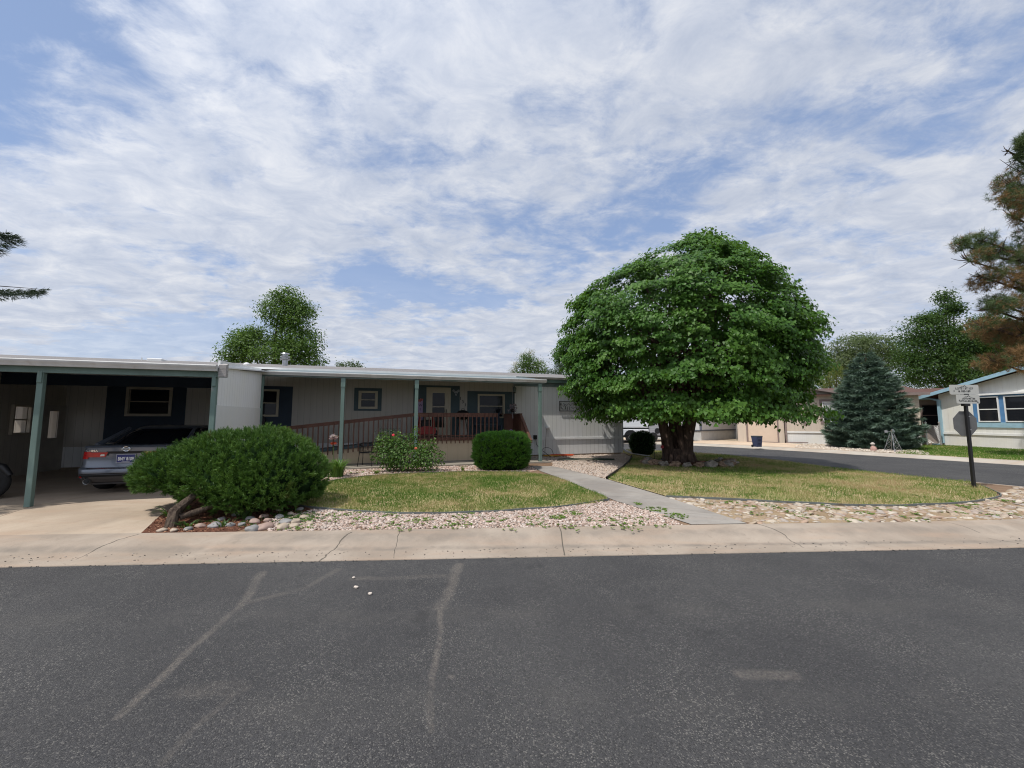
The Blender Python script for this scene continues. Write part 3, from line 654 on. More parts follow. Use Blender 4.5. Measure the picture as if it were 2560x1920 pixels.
# weeds in the gravel: small leafy rosettes
M['weed'] = leafmat('weed_leaf', [(.08,.16,.02),(.14,.24,.035),(.20,.26,.06)], .3)
def weeds(name, spots, m, seed):
    r = np.random.default_rng(seed); Vs = []; Fs = []; b = 0
    for (x, y, rad, n) in spots:
        a = r.random(n)*6.283; q = np.sqrt(r.random(n))*rad; k = 10
        c = np.c_[x+q*np.cos(a), y+q*np.sin(a), np.full(n, .115)]
        c = np.repeat(c, k, 0); az = r.random(n*k)*6.283; d = np.c_[np.cos(az), np.sin(az), .25+.7*r.random(n*k)]
        V, F = stamp(OVAL[0], OVAL[1], c+r.normal(0,.008,(n*k,3))*[1,1,0], np.c_[-np.cos(az)*.5, -np.sin(az)*.5, np.ones(n*k)], d, .018+.018*r.random(n*k))
        Vs.append(V); Fs.append(F+b); b += len(V)
    o = npmesh(name, np.vstack(Vs), np.vstack(Fs), m); o['kind'] = 'stuff'
sp = []
for (x, y, rad, n) in [(1430,1285,.16,30),(1395,1296,.14,40),(1640,1275,.22,40),(1690,1292,.20,36),(1330,1296,.25,14),(1230,1300,.25,10),(905,1299,.14,22),(750,1300,.16,14),(700,1290,.2,22),(1060,1305,.2,12),(1160,1312,.2,10),
                       (1590,1262,.12,14),(1560,1305,.2,12),(1150,1290,.25,6),(960,1320,.2,10),(2000,1288,.25,30),(2290,1300,.2,18),(2200,1275,.15,10),(1780,1262,.16,8),(2110,1300,.2,14),(2420,1270,.2,10),(2530,1255,.15,14)]:
    g = G(x, y); sp.append((g.x, g.y, rad, n))
for i in range(46): sp.append((rng.uniform(-3.5, 2.3), rng.uniform(5.8, 6.8), .14, 7))
for i in range(26): sp.append((rng.uniform(3.8, 9.5), rng.uniform(6.6, 7.9), .14, 9))
for (x, y) in [(905,1182),(880,1184),(960,1186),(1155,1168),(1165,1164)]:
    g = G(x, y); sp.append((g.x, g.y, .15, 12))
weeds('weeds', sp, M['weed'], 41)
GC = [G(x, y) for x, y in [(720,1280),(745,1290),(700,1296),(770,1298),(660,1270)]]
weeds('ground_cover', [(g.x, g.y, .28, 60) for g in GC] + [(G(600,1345-20).x, 6.0, .12, 12), (-4.0,6.2,.12,14), (-4.6,6.3,.1,12),(-5.0,6.1,.12,14)], leafmat('cover_leaf', [(.03,.075,.018),(.06,.12,.03)], .25), 42)
r_ = np.random.default_rng(99); ls = []
for poly, n_ in ((LAWN_L, 70), (LAWN_R, 150)):
    for q in scatter(poly, 12, n_)[:n_*2:2]: ls.append((q[0], q[1], r_.uniform(.05,.16), int(r_.integers(5, 16))))
weeds('lawn_weeds', ls, leafmat('clover_leaf', [(.05,.12,.018),(.09,.18,.03),(.14,.22,.045)], .25), 43)
# river rocks under the mugo pine, each its own thing
M['river'] = [mat('river_rock_grey', (.23,.225,.22), .65, .2, 6, bump=.2, bs=40), mat('river_rock_tan', (.38,.31,.24), .65, .2, 6, bump=.2, bs=40), mat('river_rock_rose', (.34,.24,.20), .65, .2, 6, bump=.2, bs=40)]
rocks = [(318*0+538,1318,.17,0,'large blue-grey'),(575,1316,.11,0,'grey'),(630,1326,.17,0,'wide slate-grey'),(662,1322,.19,2,'big pale rose'),(706,1322,.17,1,'big sand-coloured'),(735,1318,.12,1,'tan'),(604,1314,.09,0,'small dull grey'),
         (636,1308,.14,2,'rose-brown'),(668,1304,.10,2,'small reddish'),(698,1296,.13,0,'grey'),(715,1308,.16,0,'smooth blue'),(739,1308,.14,1,'sandy'),(625,1300,.12,0,'grey oval'),(660,1294,.12,2,'brownish'),(698,1292*1.0-14,.11,1,'pale'),
         (554,1301,.10,0,'upright grey'),(536,1312,.09,2,'rust'),(500,1318,.12,2,'dusty rose'),(470,1326,.10,0,'flat grey'),(435,1329,.09,1,'tan oval'),(405,1329,.10,1,'long pale tan'),(466,1329-1,.05,1,'tiny white'),(760,1296,.11,1,'light tan'),
         (750,1276,.12,0,'dark grey'),(775,1312,.10,1,'cream'),(590,1290,.10,0,'shaded grey'),(726,1288,.11,1,'ochre')]
where = ['under the front of the mugo pine', 'beside the kerb in the mulch bed', 'between the mulch and the pink gravel']
pos_words = ['by the mulch', 'against the kerb', 'in the middle of the bed', 'at the gravel end of the bed', 'beside the green ground cover', 'at the driveway end of the bed', 'in the shade of the mugo pine']
for i, (x, y, s, k, w) in enumerate(rocks):
    g = G(x, y); mb = MB().blob((0,0,0), (s*.62, s*.48, s*.34), 3, .22, 1.1, i+1)
    o = obj('river_rock', mb, M['river'][k], None, True); o.location = (g.x, max(g.y, 5.72+.06*g.x+.1), .118); o.rotation_euler = (0, 0, i*1.3)
    side = 'driveway end of the bed' if x < 520 else ('gravel end of the bed' if x > 712 else 'middle of the bed')
    row = 'against the kerb' if y > 1316 else ('one row back' if y > 1303 else 'deep in shade')
    props(o, f'{w} river rock {row}, {side}', 'rock', 'river rocks in the mulch bed')
# three loose stones on the asphalt
for i, (x, y, s, l) in enumerate([(890,1471,.022,'pale round pebble on the asphalt, middle one of three'),(925,1487,.020,'flat whitish pebble on the asphalt, nearest the camera'),(884,1446,.016,'small beige pebble on the asphalt, closest to the kerb')]):
    g = G(x, y, 0); o = single('pebble', MB().blob((0,0,0), (s, s*.8, s*.6), 2, .3, 1.2, 50+i), mat('pebble_pale', (.55,.48,.42), .7, .1, 20), l, 'pebble', 'loose pebbles on the road', (g.x, g.y, s*.55), smooth=True)
# ================================================================== the white mobile home (local x = along the front, y = back, z up)
WALLW = 2.5
home = thing('mobile_home', 'long low white mobile home with dark teal panels and house number 131 behind the porch', 'house', (O0.x, O0.y, 0), TH)
Z0 = .1; UL, UR, WB = -24.0, 5.0, 10.5; EZ = 3.40
wallmb = MB()
# front wall, with openings left for the windows and door (u0,u1,z0,z1)
openings = [(-13.52,-12.42,1.86,2.66), (-9.98,-9.20,1.84,2.68), (-6.36,-5.83,2.16,2.68), (-3.80,-3.03,1.03,2.86), (-1.74,-.71,1.80,2.66)]
def wall_with_holes(mb, u0, u1, z0, z1, w, th, holes):
    us = sorted({u0, u1, *[h[0] for h in holes], *[h[1] for h in holes]})
    for a, b in zip(us[:-1], us[1:]):
        hs = sorted([h for h in holes if h[0] < b-1e-6 and h[1] > a+1e-6], key=lambda h: h[2]); z = z0
        for h in hs:
            if h[2] > z: mb.box(a, b, w, w+th, z, h[2])
            z = h[3]
        if z < z1: mb.box(a, b, w, w+th, z, z1)
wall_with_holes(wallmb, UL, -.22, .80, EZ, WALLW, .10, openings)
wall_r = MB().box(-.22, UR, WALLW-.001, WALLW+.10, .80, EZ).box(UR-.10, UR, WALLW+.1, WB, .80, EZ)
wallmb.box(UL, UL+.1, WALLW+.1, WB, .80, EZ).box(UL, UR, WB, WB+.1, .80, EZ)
obj('wall', wallmb, M['wall_porch'], home, label='beige wall under the porch and carport roofs, darkened for the porch shade')
obj('wall', wall_r, M['wall'], home, label='white grooved wall to the right of the porch')
sk = MB(); sk.box(UL, UR-.02, WALLW+.025, WALLW+.09, .16, .80).box(UR-.09, UR-.025, WALLW+.09, WB, .16, .80).box(UL, UR, WB+.02, WB+.08, .16, .8)
obj('skirting', sk, M['wall'], home)
obj('foundation_strip', MB().box(UL, UR-.04, WALLW+.04, WALLW+.10, .06, .165).box(UR-.10, UR-.04, WALLW+.1, WB, .06, .165), mat('tan_base', (.24,.19,.13), .9, .2, 4), home)
tr = MB().box(-0.35, UR+.012, WALLW-.022, WALLW+.024, .80, .88).box(.9, UR+.01, WALLW-.014, WALLW-.001, .88, .905)
obj('belt_trim', tr, M['white'], home)
obj('fascia', MB().box(.2, UR+.12, WALLW-.20, WALLW-.165, 3.27, 3.46).box(.2, UR+.1, WALLW-.165, WALLW, 3.26, 3.275), M['teal'], home)
obj('frieze', MB().box(-.25, UR+.02, WALLW-.03, WALLW-.002, 3.10, 3.26), M['teal_grey'], home)
# interior dark box behind openings
obj('interior', MB().box(UL+.3, UR-.3, 4.6, 4.65, .82, 3.3).box(UL+.3, UR-.3, 2.62, 4.6, .83, .86), mat('dark_room', (.05,.045,.04), .9), home)
def window(parent, u0, u1, z0, z1, w, fm, frame=.05, rail=.5, glassm=None, proud=.03, name='window', lab=None, sashes=True):
    """frame round the opening, meeting rail and recessed glass; part > sub-parts"""
    f = MB(); a = frame
    f.bbox(u0-a, u1+a, w-proud, w+.02, z1, z1+a, .004).bbox(u0-a, u1+a, w-proud, w+.02, z0-a, z0, .004)
    f.bbox(u0-a, u0, w-proud+.001, w+.02, z0+.001, z1-.001, .004).bbox(u1, u1+a, w-proud+.001, w+.02, z0+.001, z1-.001, .004)
    o = obj(name, f, fm, parent, label=lab)
    if sashes:
        zr = z0+(z1-z0)*rail
        obj('sash', MB().box(u0, u1, w+.012, w+.035, zr-.016, zr+.016).box(u0, u0+.02, w+.014, w+.036, z0, z1).box(u1-.02, u1, w+.014, w+.036, z0, z1), fm, o)
    obj('pane', MB().box(u0, u1, w+.045, w+.05, z0, z1), glassm or M['glass'], o)
    return o
# coloured panels round the windows
def panel(u0, u1, z0, z1, m, holes, name='panel', lab=None):
    mb = MB(); wall_with_holes(mb, u0, u1, z0, z1, WALLW-.018, .017, holes); return obj(name, mb, m, home, label=lab)
panel(-14.12, -11.95, .92, 2.86, M['navy_dark'], [openings[0]], lab='near-black navy panel round the carport window')
window(home, *openings[0], WALLW-.018, M['almond'], .085, .5, lab='beige framed double window in the carport')
panel(-10.85, -8.70, .92, 2.87, M['navy_dark'], [openings[1]], lab='navy panel with a tall window at the left of the porch')
window(home, *openings[1], WALLW-.018, M['cream'], .07, .5, lab='tall cream framed window beside the white side wall')
panel(-6.60, -5.60, 2.00, 2.875, M['navy'], [openings[2]], lab='square teal surround')
window(home, *openings[2], WALLW-.018, M['cream'], .085, .5, lab='small square cream framed window above the ramp')
panel(-4.40, -2.56, .98, 3.04, M['navy'], [openings[3]], lab='tall teal panel round the front door')
panel(-2.24, -.20, .98, 2.845, M['navy'], [openings[4]], lab='wide teal panel round the porch window')
window(home, *openings[4], WALLW-.018, M['cream'], .07, .5, lab='wide cream framed porch window right of the number 131')
# front door: storm door with three lights
dm = MB(); w = WALLW
dm.bbox(-3.90,-3.80,w-.05,w+.02,1.02,2.96,.004).bbox(-3.03,-2.93,w-.05,w+.02,1.02,2.96,.004).bbox(-3.80,-3.03,w-.05,w+.02,2.86,2.96,.004)
door = obj('door', dm, M['cream'], home)
df = MB().box(-3.80,-3.66,w-.02,w+.02,1.03,2.86).box(-3.17,-3.03,w-.02,w+.02,1.03,2.86).box(-3.66,-3.17,w-.02,w+.02,2.74,2.86).box(-3.66,-3.17,w-.02,w+.02,1.03,1.35)
df.box(-3.66,-3.17,w-.018,w+.02,2.16,2.20).box(-3.66,-3.17,w-.018,w+.02,1.86,1.90)
obj('storm_door', df, M['cream'], door)
obj('pane', MB().box(-3.66,-3.17,w+.0,w+.006,1.35,2.74), M['glass'], door)
obj('handle', MB().bbox(-3.125,-3.09,w-.055,w-.02,1.92,2.08,.005), M['black'], door)
# number 131 stepping down to the right
for ch, px, py in [('1',1151,996),('3',1157,1004.5),('1',1164,1012)]:
    u, z = HP(px, py, WALLW); t = text_mb(ch, .175, .012, .002)
    obj('house_number', moved(t, u, WALLW-.012, z-.06), M['black'], home)
# corner board, right side
obj('corner_board', MB().box(UR-.06, UR+.02, WALLW-.02, WALLW+.0, .17, .80).box(UR-.06, UR+.02, WALLW-.02, WALLW+.0, .88, 3.10).box(UR, UR+.02, WALLW, WALLW+.08, .17, 3.1), M['white'], home)
# roof: low gable, ridge at w=6.5, shingled, white drip edge and gutter
rf = MB(); RW, RZ, ov = 6.5, 4.16, .22
def slope(mb, u0, u1, w0, z0, w1, z1, th=.05):
    return mb.add([(u0,w0,z0),(u1,w0,z0),(u1,w1,z1),(u0,w1,z1),(u0,w0,z0-th),(u1,w0,z0-th),(u1,w1,z1-th),(u0,w1,z1-th)],
                  [(0,1,2,3),(4,7,6,5),(0,4,5,1),(1,5,6,2),(2,6,7,3),(3,7,4,0)])
slope(rf, -25, UR+.25, WALLW-ov, 3.515, RW, RZ); slope(rf, -25, UR+.25, WB+ov, 3.515, RW, RZ)
roof = obj('roof', rf, M['shingle'], home)
obj('drip_edge', MB().box(-25, -.22, WALLW-ov-.02, WALLW-ov-.002, 3.455, 3.525), M['white'], roof)
obj('gable', MB().prism([(WALLW,EZ+.002),(WB+.1,EZ+.002),(WB+.1,3.46),(RW,RZ-.06),(WALLW,3.46)], 'x', UR-.10, UR-.01), M['wall_side'], home)
obj('rake_board', MB().prism([(WALLW-ov,3.32),(WALLW-ov,3.47),(RW,RZ-.052),(RW,RZ-.2)], 'x', UR+.20, UR+.235).prism([(WB+ov,3.32),(WB+ov,3.47),(RW,RZ-.052),(RW,RZ-.2)], 'x', UR+.20, UR+.235), M['teal'], home)
def gutter(mb, u0, u1, w, z1, h=.115, d=.11):
    pr = [(w, z1),(w-.012, z1),(w-d, z1-.004),(w-d-.008, z1-.02),(w-d+.0, z1-.045),(w-d+.03, z1-h*.72),(w-d+.045, z1-h),(w, z1-h)]
    return mb.prism([(a, b) for a, b in pr], 'x', u0, u1)
obj('gutter', gutter(MB(), -.22, UR+.28, WALLW-.20, 3.515, .10), M['gutter'], home, label='short white gutter on the right eave, behind the big tree')
# roof fittings
fl = MB().lathe([(.10,3.6),(.10,4.16),(.19,4.17),(.20,4.20),(.11,4.215),(.11,4.27),(.17,4.28),(.175,4.32),(.10,4.335),(.10,4.40),(.165,4.41),(.14,4.45),(.03,4.47)], 20, (-9.55, 4.9, 0))
obj('flue_cap', fl, M['steel'], roof, smooth=35)
obj('roof_vent', MB().bbox(-14.45,-13.95,5.2,5.6,3.90,4.07,.02).lathe([(.02,3.8),(.02,4.08)], 8, (-14.6,5.2,0)).box(-14.42,-13.98,5.19,5.2,3.93,3.95), M['white'], roof, label='white box vent on the left of the roof')
obj('roof_vent', MB().blob((-10.85,4.6,3.86), (.12,.12,.10), 2, 0), M['white'], roof, label='white dome vent left of the metal flue')
# downspout with elbow and flexible tail
ds = MB(); px_, py_ = UR-.03, WALLW-.05
ds.box(px_-.04, px_+.035, py_-.06, py_, .42, 3.42)
dso = obj('downspout', ds, M['gutter'], home)
obj('elbow', MB().tube([(px_,py_-.03,.42),(px_+.01,py_-.06,.33),(px_+.04,py_-.22,.25),(px_+.08,py_-.58,.20)], .045, 8), M['gutter'], dso, smooth=50)
obj('flexible_tail', MB().prism([(px_+.02,py_-.54),(px_+.14,py_-.54),(px_+.09,py_-1.92),(px_-.05,py_-1.92)], 'z', .165, .19), M['gutter'], dso)
# porch side of the home: meter box, vent hood, wires
obj('outlet_box', MB().bbox(.64,.80,WALLW-.07,WALLW,.82,1.00,.006).lathe([(.055,0),(.055,.03),(.03,.035)], 14, (.72,WALLW-.105,.91), 'y'), M['black'], home)
obj('power_lead', MB().tube([(.72,WALLW-.10,.86),(.74,WALLW-.12,.62),(.88,WALLW-.15,.42),(1.02,WALLW-.3,.30),(1.1,WALLW-.8,.14)], .012, 6), M['black'], home, smooth=60)
obj('tap_hood', MB().bbox(1.20,1.36,WALLW-.16,WALLW-.0,1.28,1.36,.02), M['white'], home)
obj('thin_wire', MB().tube([(1.25,WALLW-.03,1.3),(1.22,WALLW-.03,.95),(1.18,WALLW-.04,.5),(1.15,WALLW-.05,.17)], .006, 5), M['redwood'], home, smooth=60)
# ------------------------------------------------------------------ porch roof, posts, gutter
porch = thing('porch_roof', 'blue-grey metal porch roof on thin teal posts with a white gutter', 'porch', (O0.x, O0.y, 0), TH)
PL, PR_ = -9.08, .22
obj('roof_sheet', slope(MB(), PL, PR_, -.02, 3.135, WALLW-.205, 3.46, .03), mat('blue_grey_roof', (.13,.17,.18), .5, .06, 2), porch)
obj('gutter', gutter(MB(), PL-.02, PR_+.02, .0, 3.145), M['gutter'], porch)
obj('beam', MB().box(PL, PR_, .005, .05, 2.985, 3.10), M['teal_grey'], porch)
for k in range(13):
    u = PL+.25+k*.745
    obj('rafter', slope(MB(), u, u+.045, .06, 3.10, WALLW-.205, 3.425, .09), M['white'], porch)
for u in (-9.04, -6.74, -4.44, .0):
    pm = MB().bbox(u-.055, u+.055, -.055, .055, .15 if u < -.1 else .112, 2.985, .006)
    p = obj('post', pm, M['teal'], porch)
    obj('post_sleeve', MB().bbox(u-.066, u+.066, -.066, .066, 2.70, 2.984, .004), M['teal'], p)
# white side wall between carport and porch (perpendicular to the front)
obj('rake_trim', MB().add([(-8.66,-4.35,2.86),(-8.62,-4.35,2.86),(-9.05,-.06,3.20),(-9.09,-.06,3.20),(-8.66,-4.35,2.74),(-8.62,-4.35,2.74),(-9.05,-.06,3.10),(-9.09,-.06,3.10)],
    [(0,1,2,3),(4,7,6,5),(0,4,5,1),(1,5,6,2),(2,6,7,3),(3,7,4,0)]), M['white'], porch)
sw = MB()
def side(mb, w0, w1, z0a, z1a, z0b, z1b, o=0, th=.04):
    ua = -8.665+(w0+4.3)*(-.085)+o; ub = -8.665+(w1+4.3)*(-.085)+o
    return mb.add([(ua,w0,z0a),(ub,w1,z0b),(ub,w1,z1b),(ua,w0,z1a),(ua-th,w0,z0a),(ub-th,w1,z0b),(ub-th,w1,z1b),(ua-th,w0,z1a)],
                  [(0,1,2,3),(4,7,6,5),(3,2,6,7),(0,4,5,1),(1,5,6,2),(0,3,7,4)])
side(sw, -4.28, -.08, 1.93, 2.76, 1.98, 3.11)
sw2 = MB(); side(sw2, -4.28, -.08, .12, 1.95, .12, 2.0, .012)
carport = thing('carport', 'open carport with a weathered green beam and posts, sheltering the parked cars', 'carport', (O0.x, O0.y, 0), TH)
obj('side_wall', sw, M['wall_side'], carport, label='upper white side wall between carport and porch')
obj('side_wall', sw2, siding('siding_fine', (.70,.70,.69), .075, 1, .45, dirt=.05), carport, label='lower ribbed half of the white side wall')
CL = -17.2
def slope2(mb, ua, ub, uc, w0, z0, w1, z1, th):
    return mb.add([(ua,w0,z0),(ub,w0,z0),(uc,w1,z1),(ua,w1,z1),(ua,w0,z0-th),(ub,w0,z0-th),(uc,w1,z1-th),(ua,w1,z1-th)],
                  [(0,1,2,3),(4,7,6,5),(0,4,5,1),(1,5,6,2),(2,6,7,3),(3,7,4,0)])
obj('roof_sheet', slope2(MB(), CL, -8.62, -8.98, -4.42, 2.735, 2.28, 3.36, .03), M['white'], carport)
obj('gutter', gutter(MB(), CL, -8.63, -4.42, 2.75, .125), M['gutter'], carport)
cb = MB().box(CL, -8.50, -4.36, -4.30, 2.515, 2.70)
obj('beam', cb, M['teal'], carport)
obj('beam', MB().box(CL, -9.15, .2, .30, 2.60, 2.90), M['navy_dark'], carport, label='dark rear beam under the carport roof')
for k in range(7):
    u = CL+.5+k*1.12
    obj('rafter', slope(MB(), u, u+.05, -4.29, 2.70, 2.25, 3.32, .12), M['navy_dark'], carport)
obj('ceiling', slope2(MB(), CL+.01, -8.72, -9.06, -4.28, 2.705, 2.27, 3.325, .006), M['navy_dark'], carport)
obj('bracket', MB().prism([(-4.42,2.52),(-4.42,2.76),(-4.30,2.80),(-4.30,2.52)], 'x', -8.62, -8.49), mat('bare_timber', (.33,.31,.30), .8, .2, 8, aniso=(1,1,6), bump=.4), carport, label='bare grey timber block at the end of the beam')
for u in (-11.42, -8.71, -14.6):
    pm = MB().bbox(u-.045, u+.045, -4.345, -4.255, .106, 2.514, .006)
    p = obj('post', pm, M['teal'], carport)
    obj('bolt_plate', MB().bbox(u-.035, u+.035, -4.366, -4.346, 2.33, 2.55, .003), M['teal'], p)
# far (left) wall of the carport with window and slit door, seen from inside
def lwall(mb, holes, z0=.1, z1=3.2):
    # wall lies on u=-15.2, runs along w from 2.5 to -3.5
    ws = sorted({-4.2, 2.5, *[h[0] for h in holes], *[h[1] for h in holes]})
    for a, b in zip(ws[:-1], ws[1:]):
        hs = [h for h in holes if h[0] < b-1e-6 and h[1] > a+1e-6]; z = z0
        top = 2.72+(b+4.2)*.08
        for h in hs:
            mb.box(-15.25, -15.15, a, b, z, h[2]); z = h[3]
        mb.box(-15.25, -15.15, a, b, z, top)
def LP(px, py):
    """picture point on the plane u=-15.2 -> (w, z)"""
    d = ray(px, py); o = O0+UX*(-15.15); t = (o.x*UX.x+o.y*UX.y)/(d.x*UX.x+d.y*UX.y); p = Vector((d.x*t, t, 0))-o
    return p.x*WX.x+p.y*WX.y, HC+d.z*t
w1, za = LP(30,1016); w2, zb = LP(60,1104); w3, zc = LP(121,1041); w4, zd = LP(136,1112)
hl = [(min(w1,w2), max(w1,w2), 1.30, 2.02), (w3, w4, 1.10, 1.92)]
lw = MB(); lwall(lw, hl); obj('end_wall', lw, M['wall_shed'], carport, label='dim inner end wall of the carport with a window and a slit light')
a, b = hl[0][0], hl[0][1]
fr = MB().box(-15.13,-15.06,a-.05,a,1.25,2.07).box(-15.13,-15.06,b,b+.05,1.25,2.07).box(-15.13,-15.06,a,b,2.02,2.07).box(-15.13,-15.06,a,b,1.25,1.30).box(-15.2,-15.14,a,b,1.64,1.68)
obj('window', fr, M['almond'], carport, label='bright window at the far left of the carport')
obj('door', MB().box(-15.14,-15.12,w3-.35,w3,.12,2.1).box(-15.14,-15.12,w4,w4+.3,.12,2.1).box(-15.14,-15.12,w3,w4,.12,1.10).box(-15.14,-15.12,w3,w4,1.92,2.1), mat('grey_door', (.38,.35,.31), .7, .1, 3), carport, label='plain door with a tall slit light')
single('hose_reel', MB().lathe([(.10,0),(.22,.01),(.22,.10),(.10,.11)], 24, (0,-.12,0), 'y'), M['black'], 'round black hose reel hung on the wall at the back of the carport', 'hose reel', loc=tuple(HW(-9.72, 2.45, 1.62)), rz=TH, smooth=35)
# ------------------------------------------------------------------ deck, ramp and railing
deck = thing('porch_deck', 'raised porch deck with a long redwood railed ramp and skirting tinted tan for ground light', 'deck', (O0.x, O0.y, 0), TH)
DW, DZ = 1.0, 1.0; DL, DR = -4.36, -1.36
obj('floor', MB().box(DL, DR+1.1, DW, 2.47, DZ-.06, DZ), mat('deck_floor', (.20,.17,.15), .8, .2, 4), deck)
obj('rim_board', MB().box(DL, DR, DW-.03, DW-.001, DZ-.10, DZ+.02), M['redwood'], deck)
rz = lambda u: DZ + (u-DL)*(1.0-.60)/(DL+7.9)                     # ramp surface height
RL = -9.0
obj('ramp_floor', MB().add([(RL,DW,rz(RL)),(DL,DW,DZ),(DL,2.45,DZ),(RL,2.45,rz(RL)),(RL,DW,rz(RL)-.07),(DL,DW,DZ-.07),(DL,2.45,DZ-.07),(RL,2.45,rz(RL)-.07)],
    [(0,1,2,3),(4,7,6,5),(0,4,5,1),(0,3,7,4)]), M['navy'], deck)
obj('ramp_rim', MB().add([(RL,DW-.03,rz(RL)+.02),(DL,DW-.03,DZ+.02),(DL,DW-.001,DZ+.02),(RL,DW-.001,rz(RL)+.02),(RL,DW-.03,rz(RL)-.07),(DL,DW-.03,DZ-.07),(DL,DW-.001,DZ-.07),(RL,DW-.001,rz(RL)-.07)],
    [(0,1,2,3),(4,7,6,5),(0,4,5,1),(3,2,6,7)]), M['navy'], deck)
obj('skirting', MB().box(DL, DR+.9, DW+.01, DW+.03, .15, DZ-.09).add([(RL,DW+.01,.15),(DL-.003,DW+.01,.15),(DL-.003,DW+.01,DZ-.075),(RL,DW+.01,rz(RL)-.075)], [(0,1,2,3)]), M['skirt'], deck)
obj('skirting_base', MB().box(RL, DR+.9, DW+.0, DW+.035, .12, .165), M['navy_dark'], deck)
HT = .88
rails = MB().bbox(DL, DR, DW-.075, DW-.035, DZ+HT-.12, DZ+HT, .004).bbox(DL-.01, DR+.01, DW-.09, DW+.03, DZ+HT, DZ+HT+.03, .004)
obj('top_rail', rails, M['redwood'], deck, label='level redwood top rail in front of the door')
def sl(mb, za, zb, y0, y1, th):
    return mb.add([(RL,y0,rz(RL)+za),(DL-.01,y0,DZ+za),(DL-.01,y1,DZ+za),(RL,y1,rz(RL)+za),(RL,y0,rz(RL)+za-th),(DL-.01,y0,DZ+za-th),(DL-.01,y1,DZ+za-th),(RL,y1,rz(RL)+za-th)],
                  [(0,1,2,3),(4,7,6,5),(0,4,5,1),(1,5,6,2),(2,6,7,3),(3,7,4,0)])
obj('top_rail', sl(sl(MB(), HT+.03, 0, DW-.09, DW+.03, .03), HT-.001, 0, DW-.075, DW-.035, .09), M['redwood'], deck, label='sloping redwood top rail of the ramp')
obj('bottom_rail', MB().box(DL, DR, DW+.0, DW+.04, DZ+.06, DZ+.10), M['redwood'], deck)
u = DR-.03
while u > RL+.1:
    base = DZ if u > DL else rz(u)
    obj('baluster', MB().bbox(u-.019, u+.019, DW-.115, DW-.077, base-.20, base+HT-.01 if u > DL else base+HT-.03, .003), M['redwood'], deck); u -= .158
# stairs at the right end: solid redwood flank and sloping stair rails
st = MB().prism([(DW-.02, DZ-.1),(DW-.02,DZ+HT),(2.2,DZ+HT),(2.2,DZ-.1)], 'x', -.52, -.49)
obj('side_screen', MB().box(-.80,-.38,2.05,2.08,DZ,DZ+HT).box(-.40,-.37,DW+.1,2.05,DZ-.0,DZ+HT), M['redwood'], deck, label='closed redwood screen at the right end of the deck')
obj('screen_cap', MB().box(-.95,-.33,1.98,2.12,DZ+HT,DZ+HT+.03).box(-.44,-.33,DW+.05,1.98,DZ+HT,DZ+HT+.03), M['redwood'], deck)
def stair(mb, du, z0=0):
    return mb.add([(du,DW+.1,DZ+HT+.03),(du+.1,DW+.1,DZ+HT+.03),(du+.1,-.1,.15+HT-.1),(du,-.1,.15+HT-.1),(du,DW+.1,DZ+HT-.06),(du+.1,DW+.1,DZ+HT-.06),(du+.1,-.1,.15+HT-.2),(du,-.1,.15+HT-.2)],
                  [(0,1,2,3),(4,7,6,5),(0,4,5,1),(1,5,6,2),(2,6,7,3),(3,7,4,0)])
obj('stair_rail', stair(MB(), -.44), M['redwood'], deck)
for k in range(7):
    w = DW+.02-k*.155; zt = DZ+HT-.05-(DW+.1-w)*.78
    obj('baluster', MB().bbox(-.41,-.37,w-.019,w+.019,zt-.75,zt,.003), M['redwood'], deck)
for k in range(4):
    obj('step', MB().box(-1.30,-.45,DW-.28*(k+1),DW-.28*k,.15,DZ-.19*(k+1)), M['redwood'], deck)
# ------------------------------------------------------------------ things on the porch
def at_house(u, w, z): return tuple(HW(u, w, z))
wl = thing('wall_lantern', 'small dark green lantern on the wall at the right of the porch window', 'lantern', at_house(-.22, 2.44, 2.83), TH)
obj('lamp_body', MB().lathe([(.02,.0),(.05,.01),(.06,.06),(.075,.17),(.08,.18),(.03,.24),(.02,.27)], 8), M['teal_grey'], wl); obj('bracket', MB().box(-.05,.05,.0,.06,-.04,.02), M['black'], wl)
s = thing('welcome_board', 'tall mauve greeting board with a flower garland left of the front door', 'sign', at_house(-4.14, 2.30, DZ), TH)
obj('board', MB().bbox(-.09,.09,-.012,.012,0,1.42,.003), mat('mauve_paint', (.33,.24,.38), .7, .1, 3), s)
fl = MB()
for i in range(22): fl.blob((rng.uniform(-.12,.12), rng.uniform(-.05,.0), 1.40+rng.uniform(-.03,.07)), (.03,.02,.03), 1, .3, 2, i)
obj('garland', fl, mat('garland_rose', (.42,.13,.12), .8, .3, 20, rnd=.4), s)
tb = MB()
for i, ch in enumerate('WELCOME'):
    m_ = text_mb(ch, .13, .003, .002); tb.add([(x, y-.0145, z+1.18-i*.15) for x, y, z in m_.v], m_.f)
obj('lettering', tb, mat('dark_letters', (.06,.04,.08), .7), s)
bf = MB()
for (x, z, q) in [(-.10,.06,.05),(.10,.06,.05),(-.04,.0,.045),(.04,.0,.045),(0,-.10,.04),(0,.03,.03)]: bf.blob((x,-.01,z), (q,.012,q), 2, .3, 2, 3)
single('wall_ornament', bf, mat('pale_metal', (.28,.30,.34), .5, .2, 9), 'small pale metal ornament on the teal panel right of the front door', 'ornament', loc=at_house(-2.72, 2.465, 2.78), rz=TH, smooth=True)
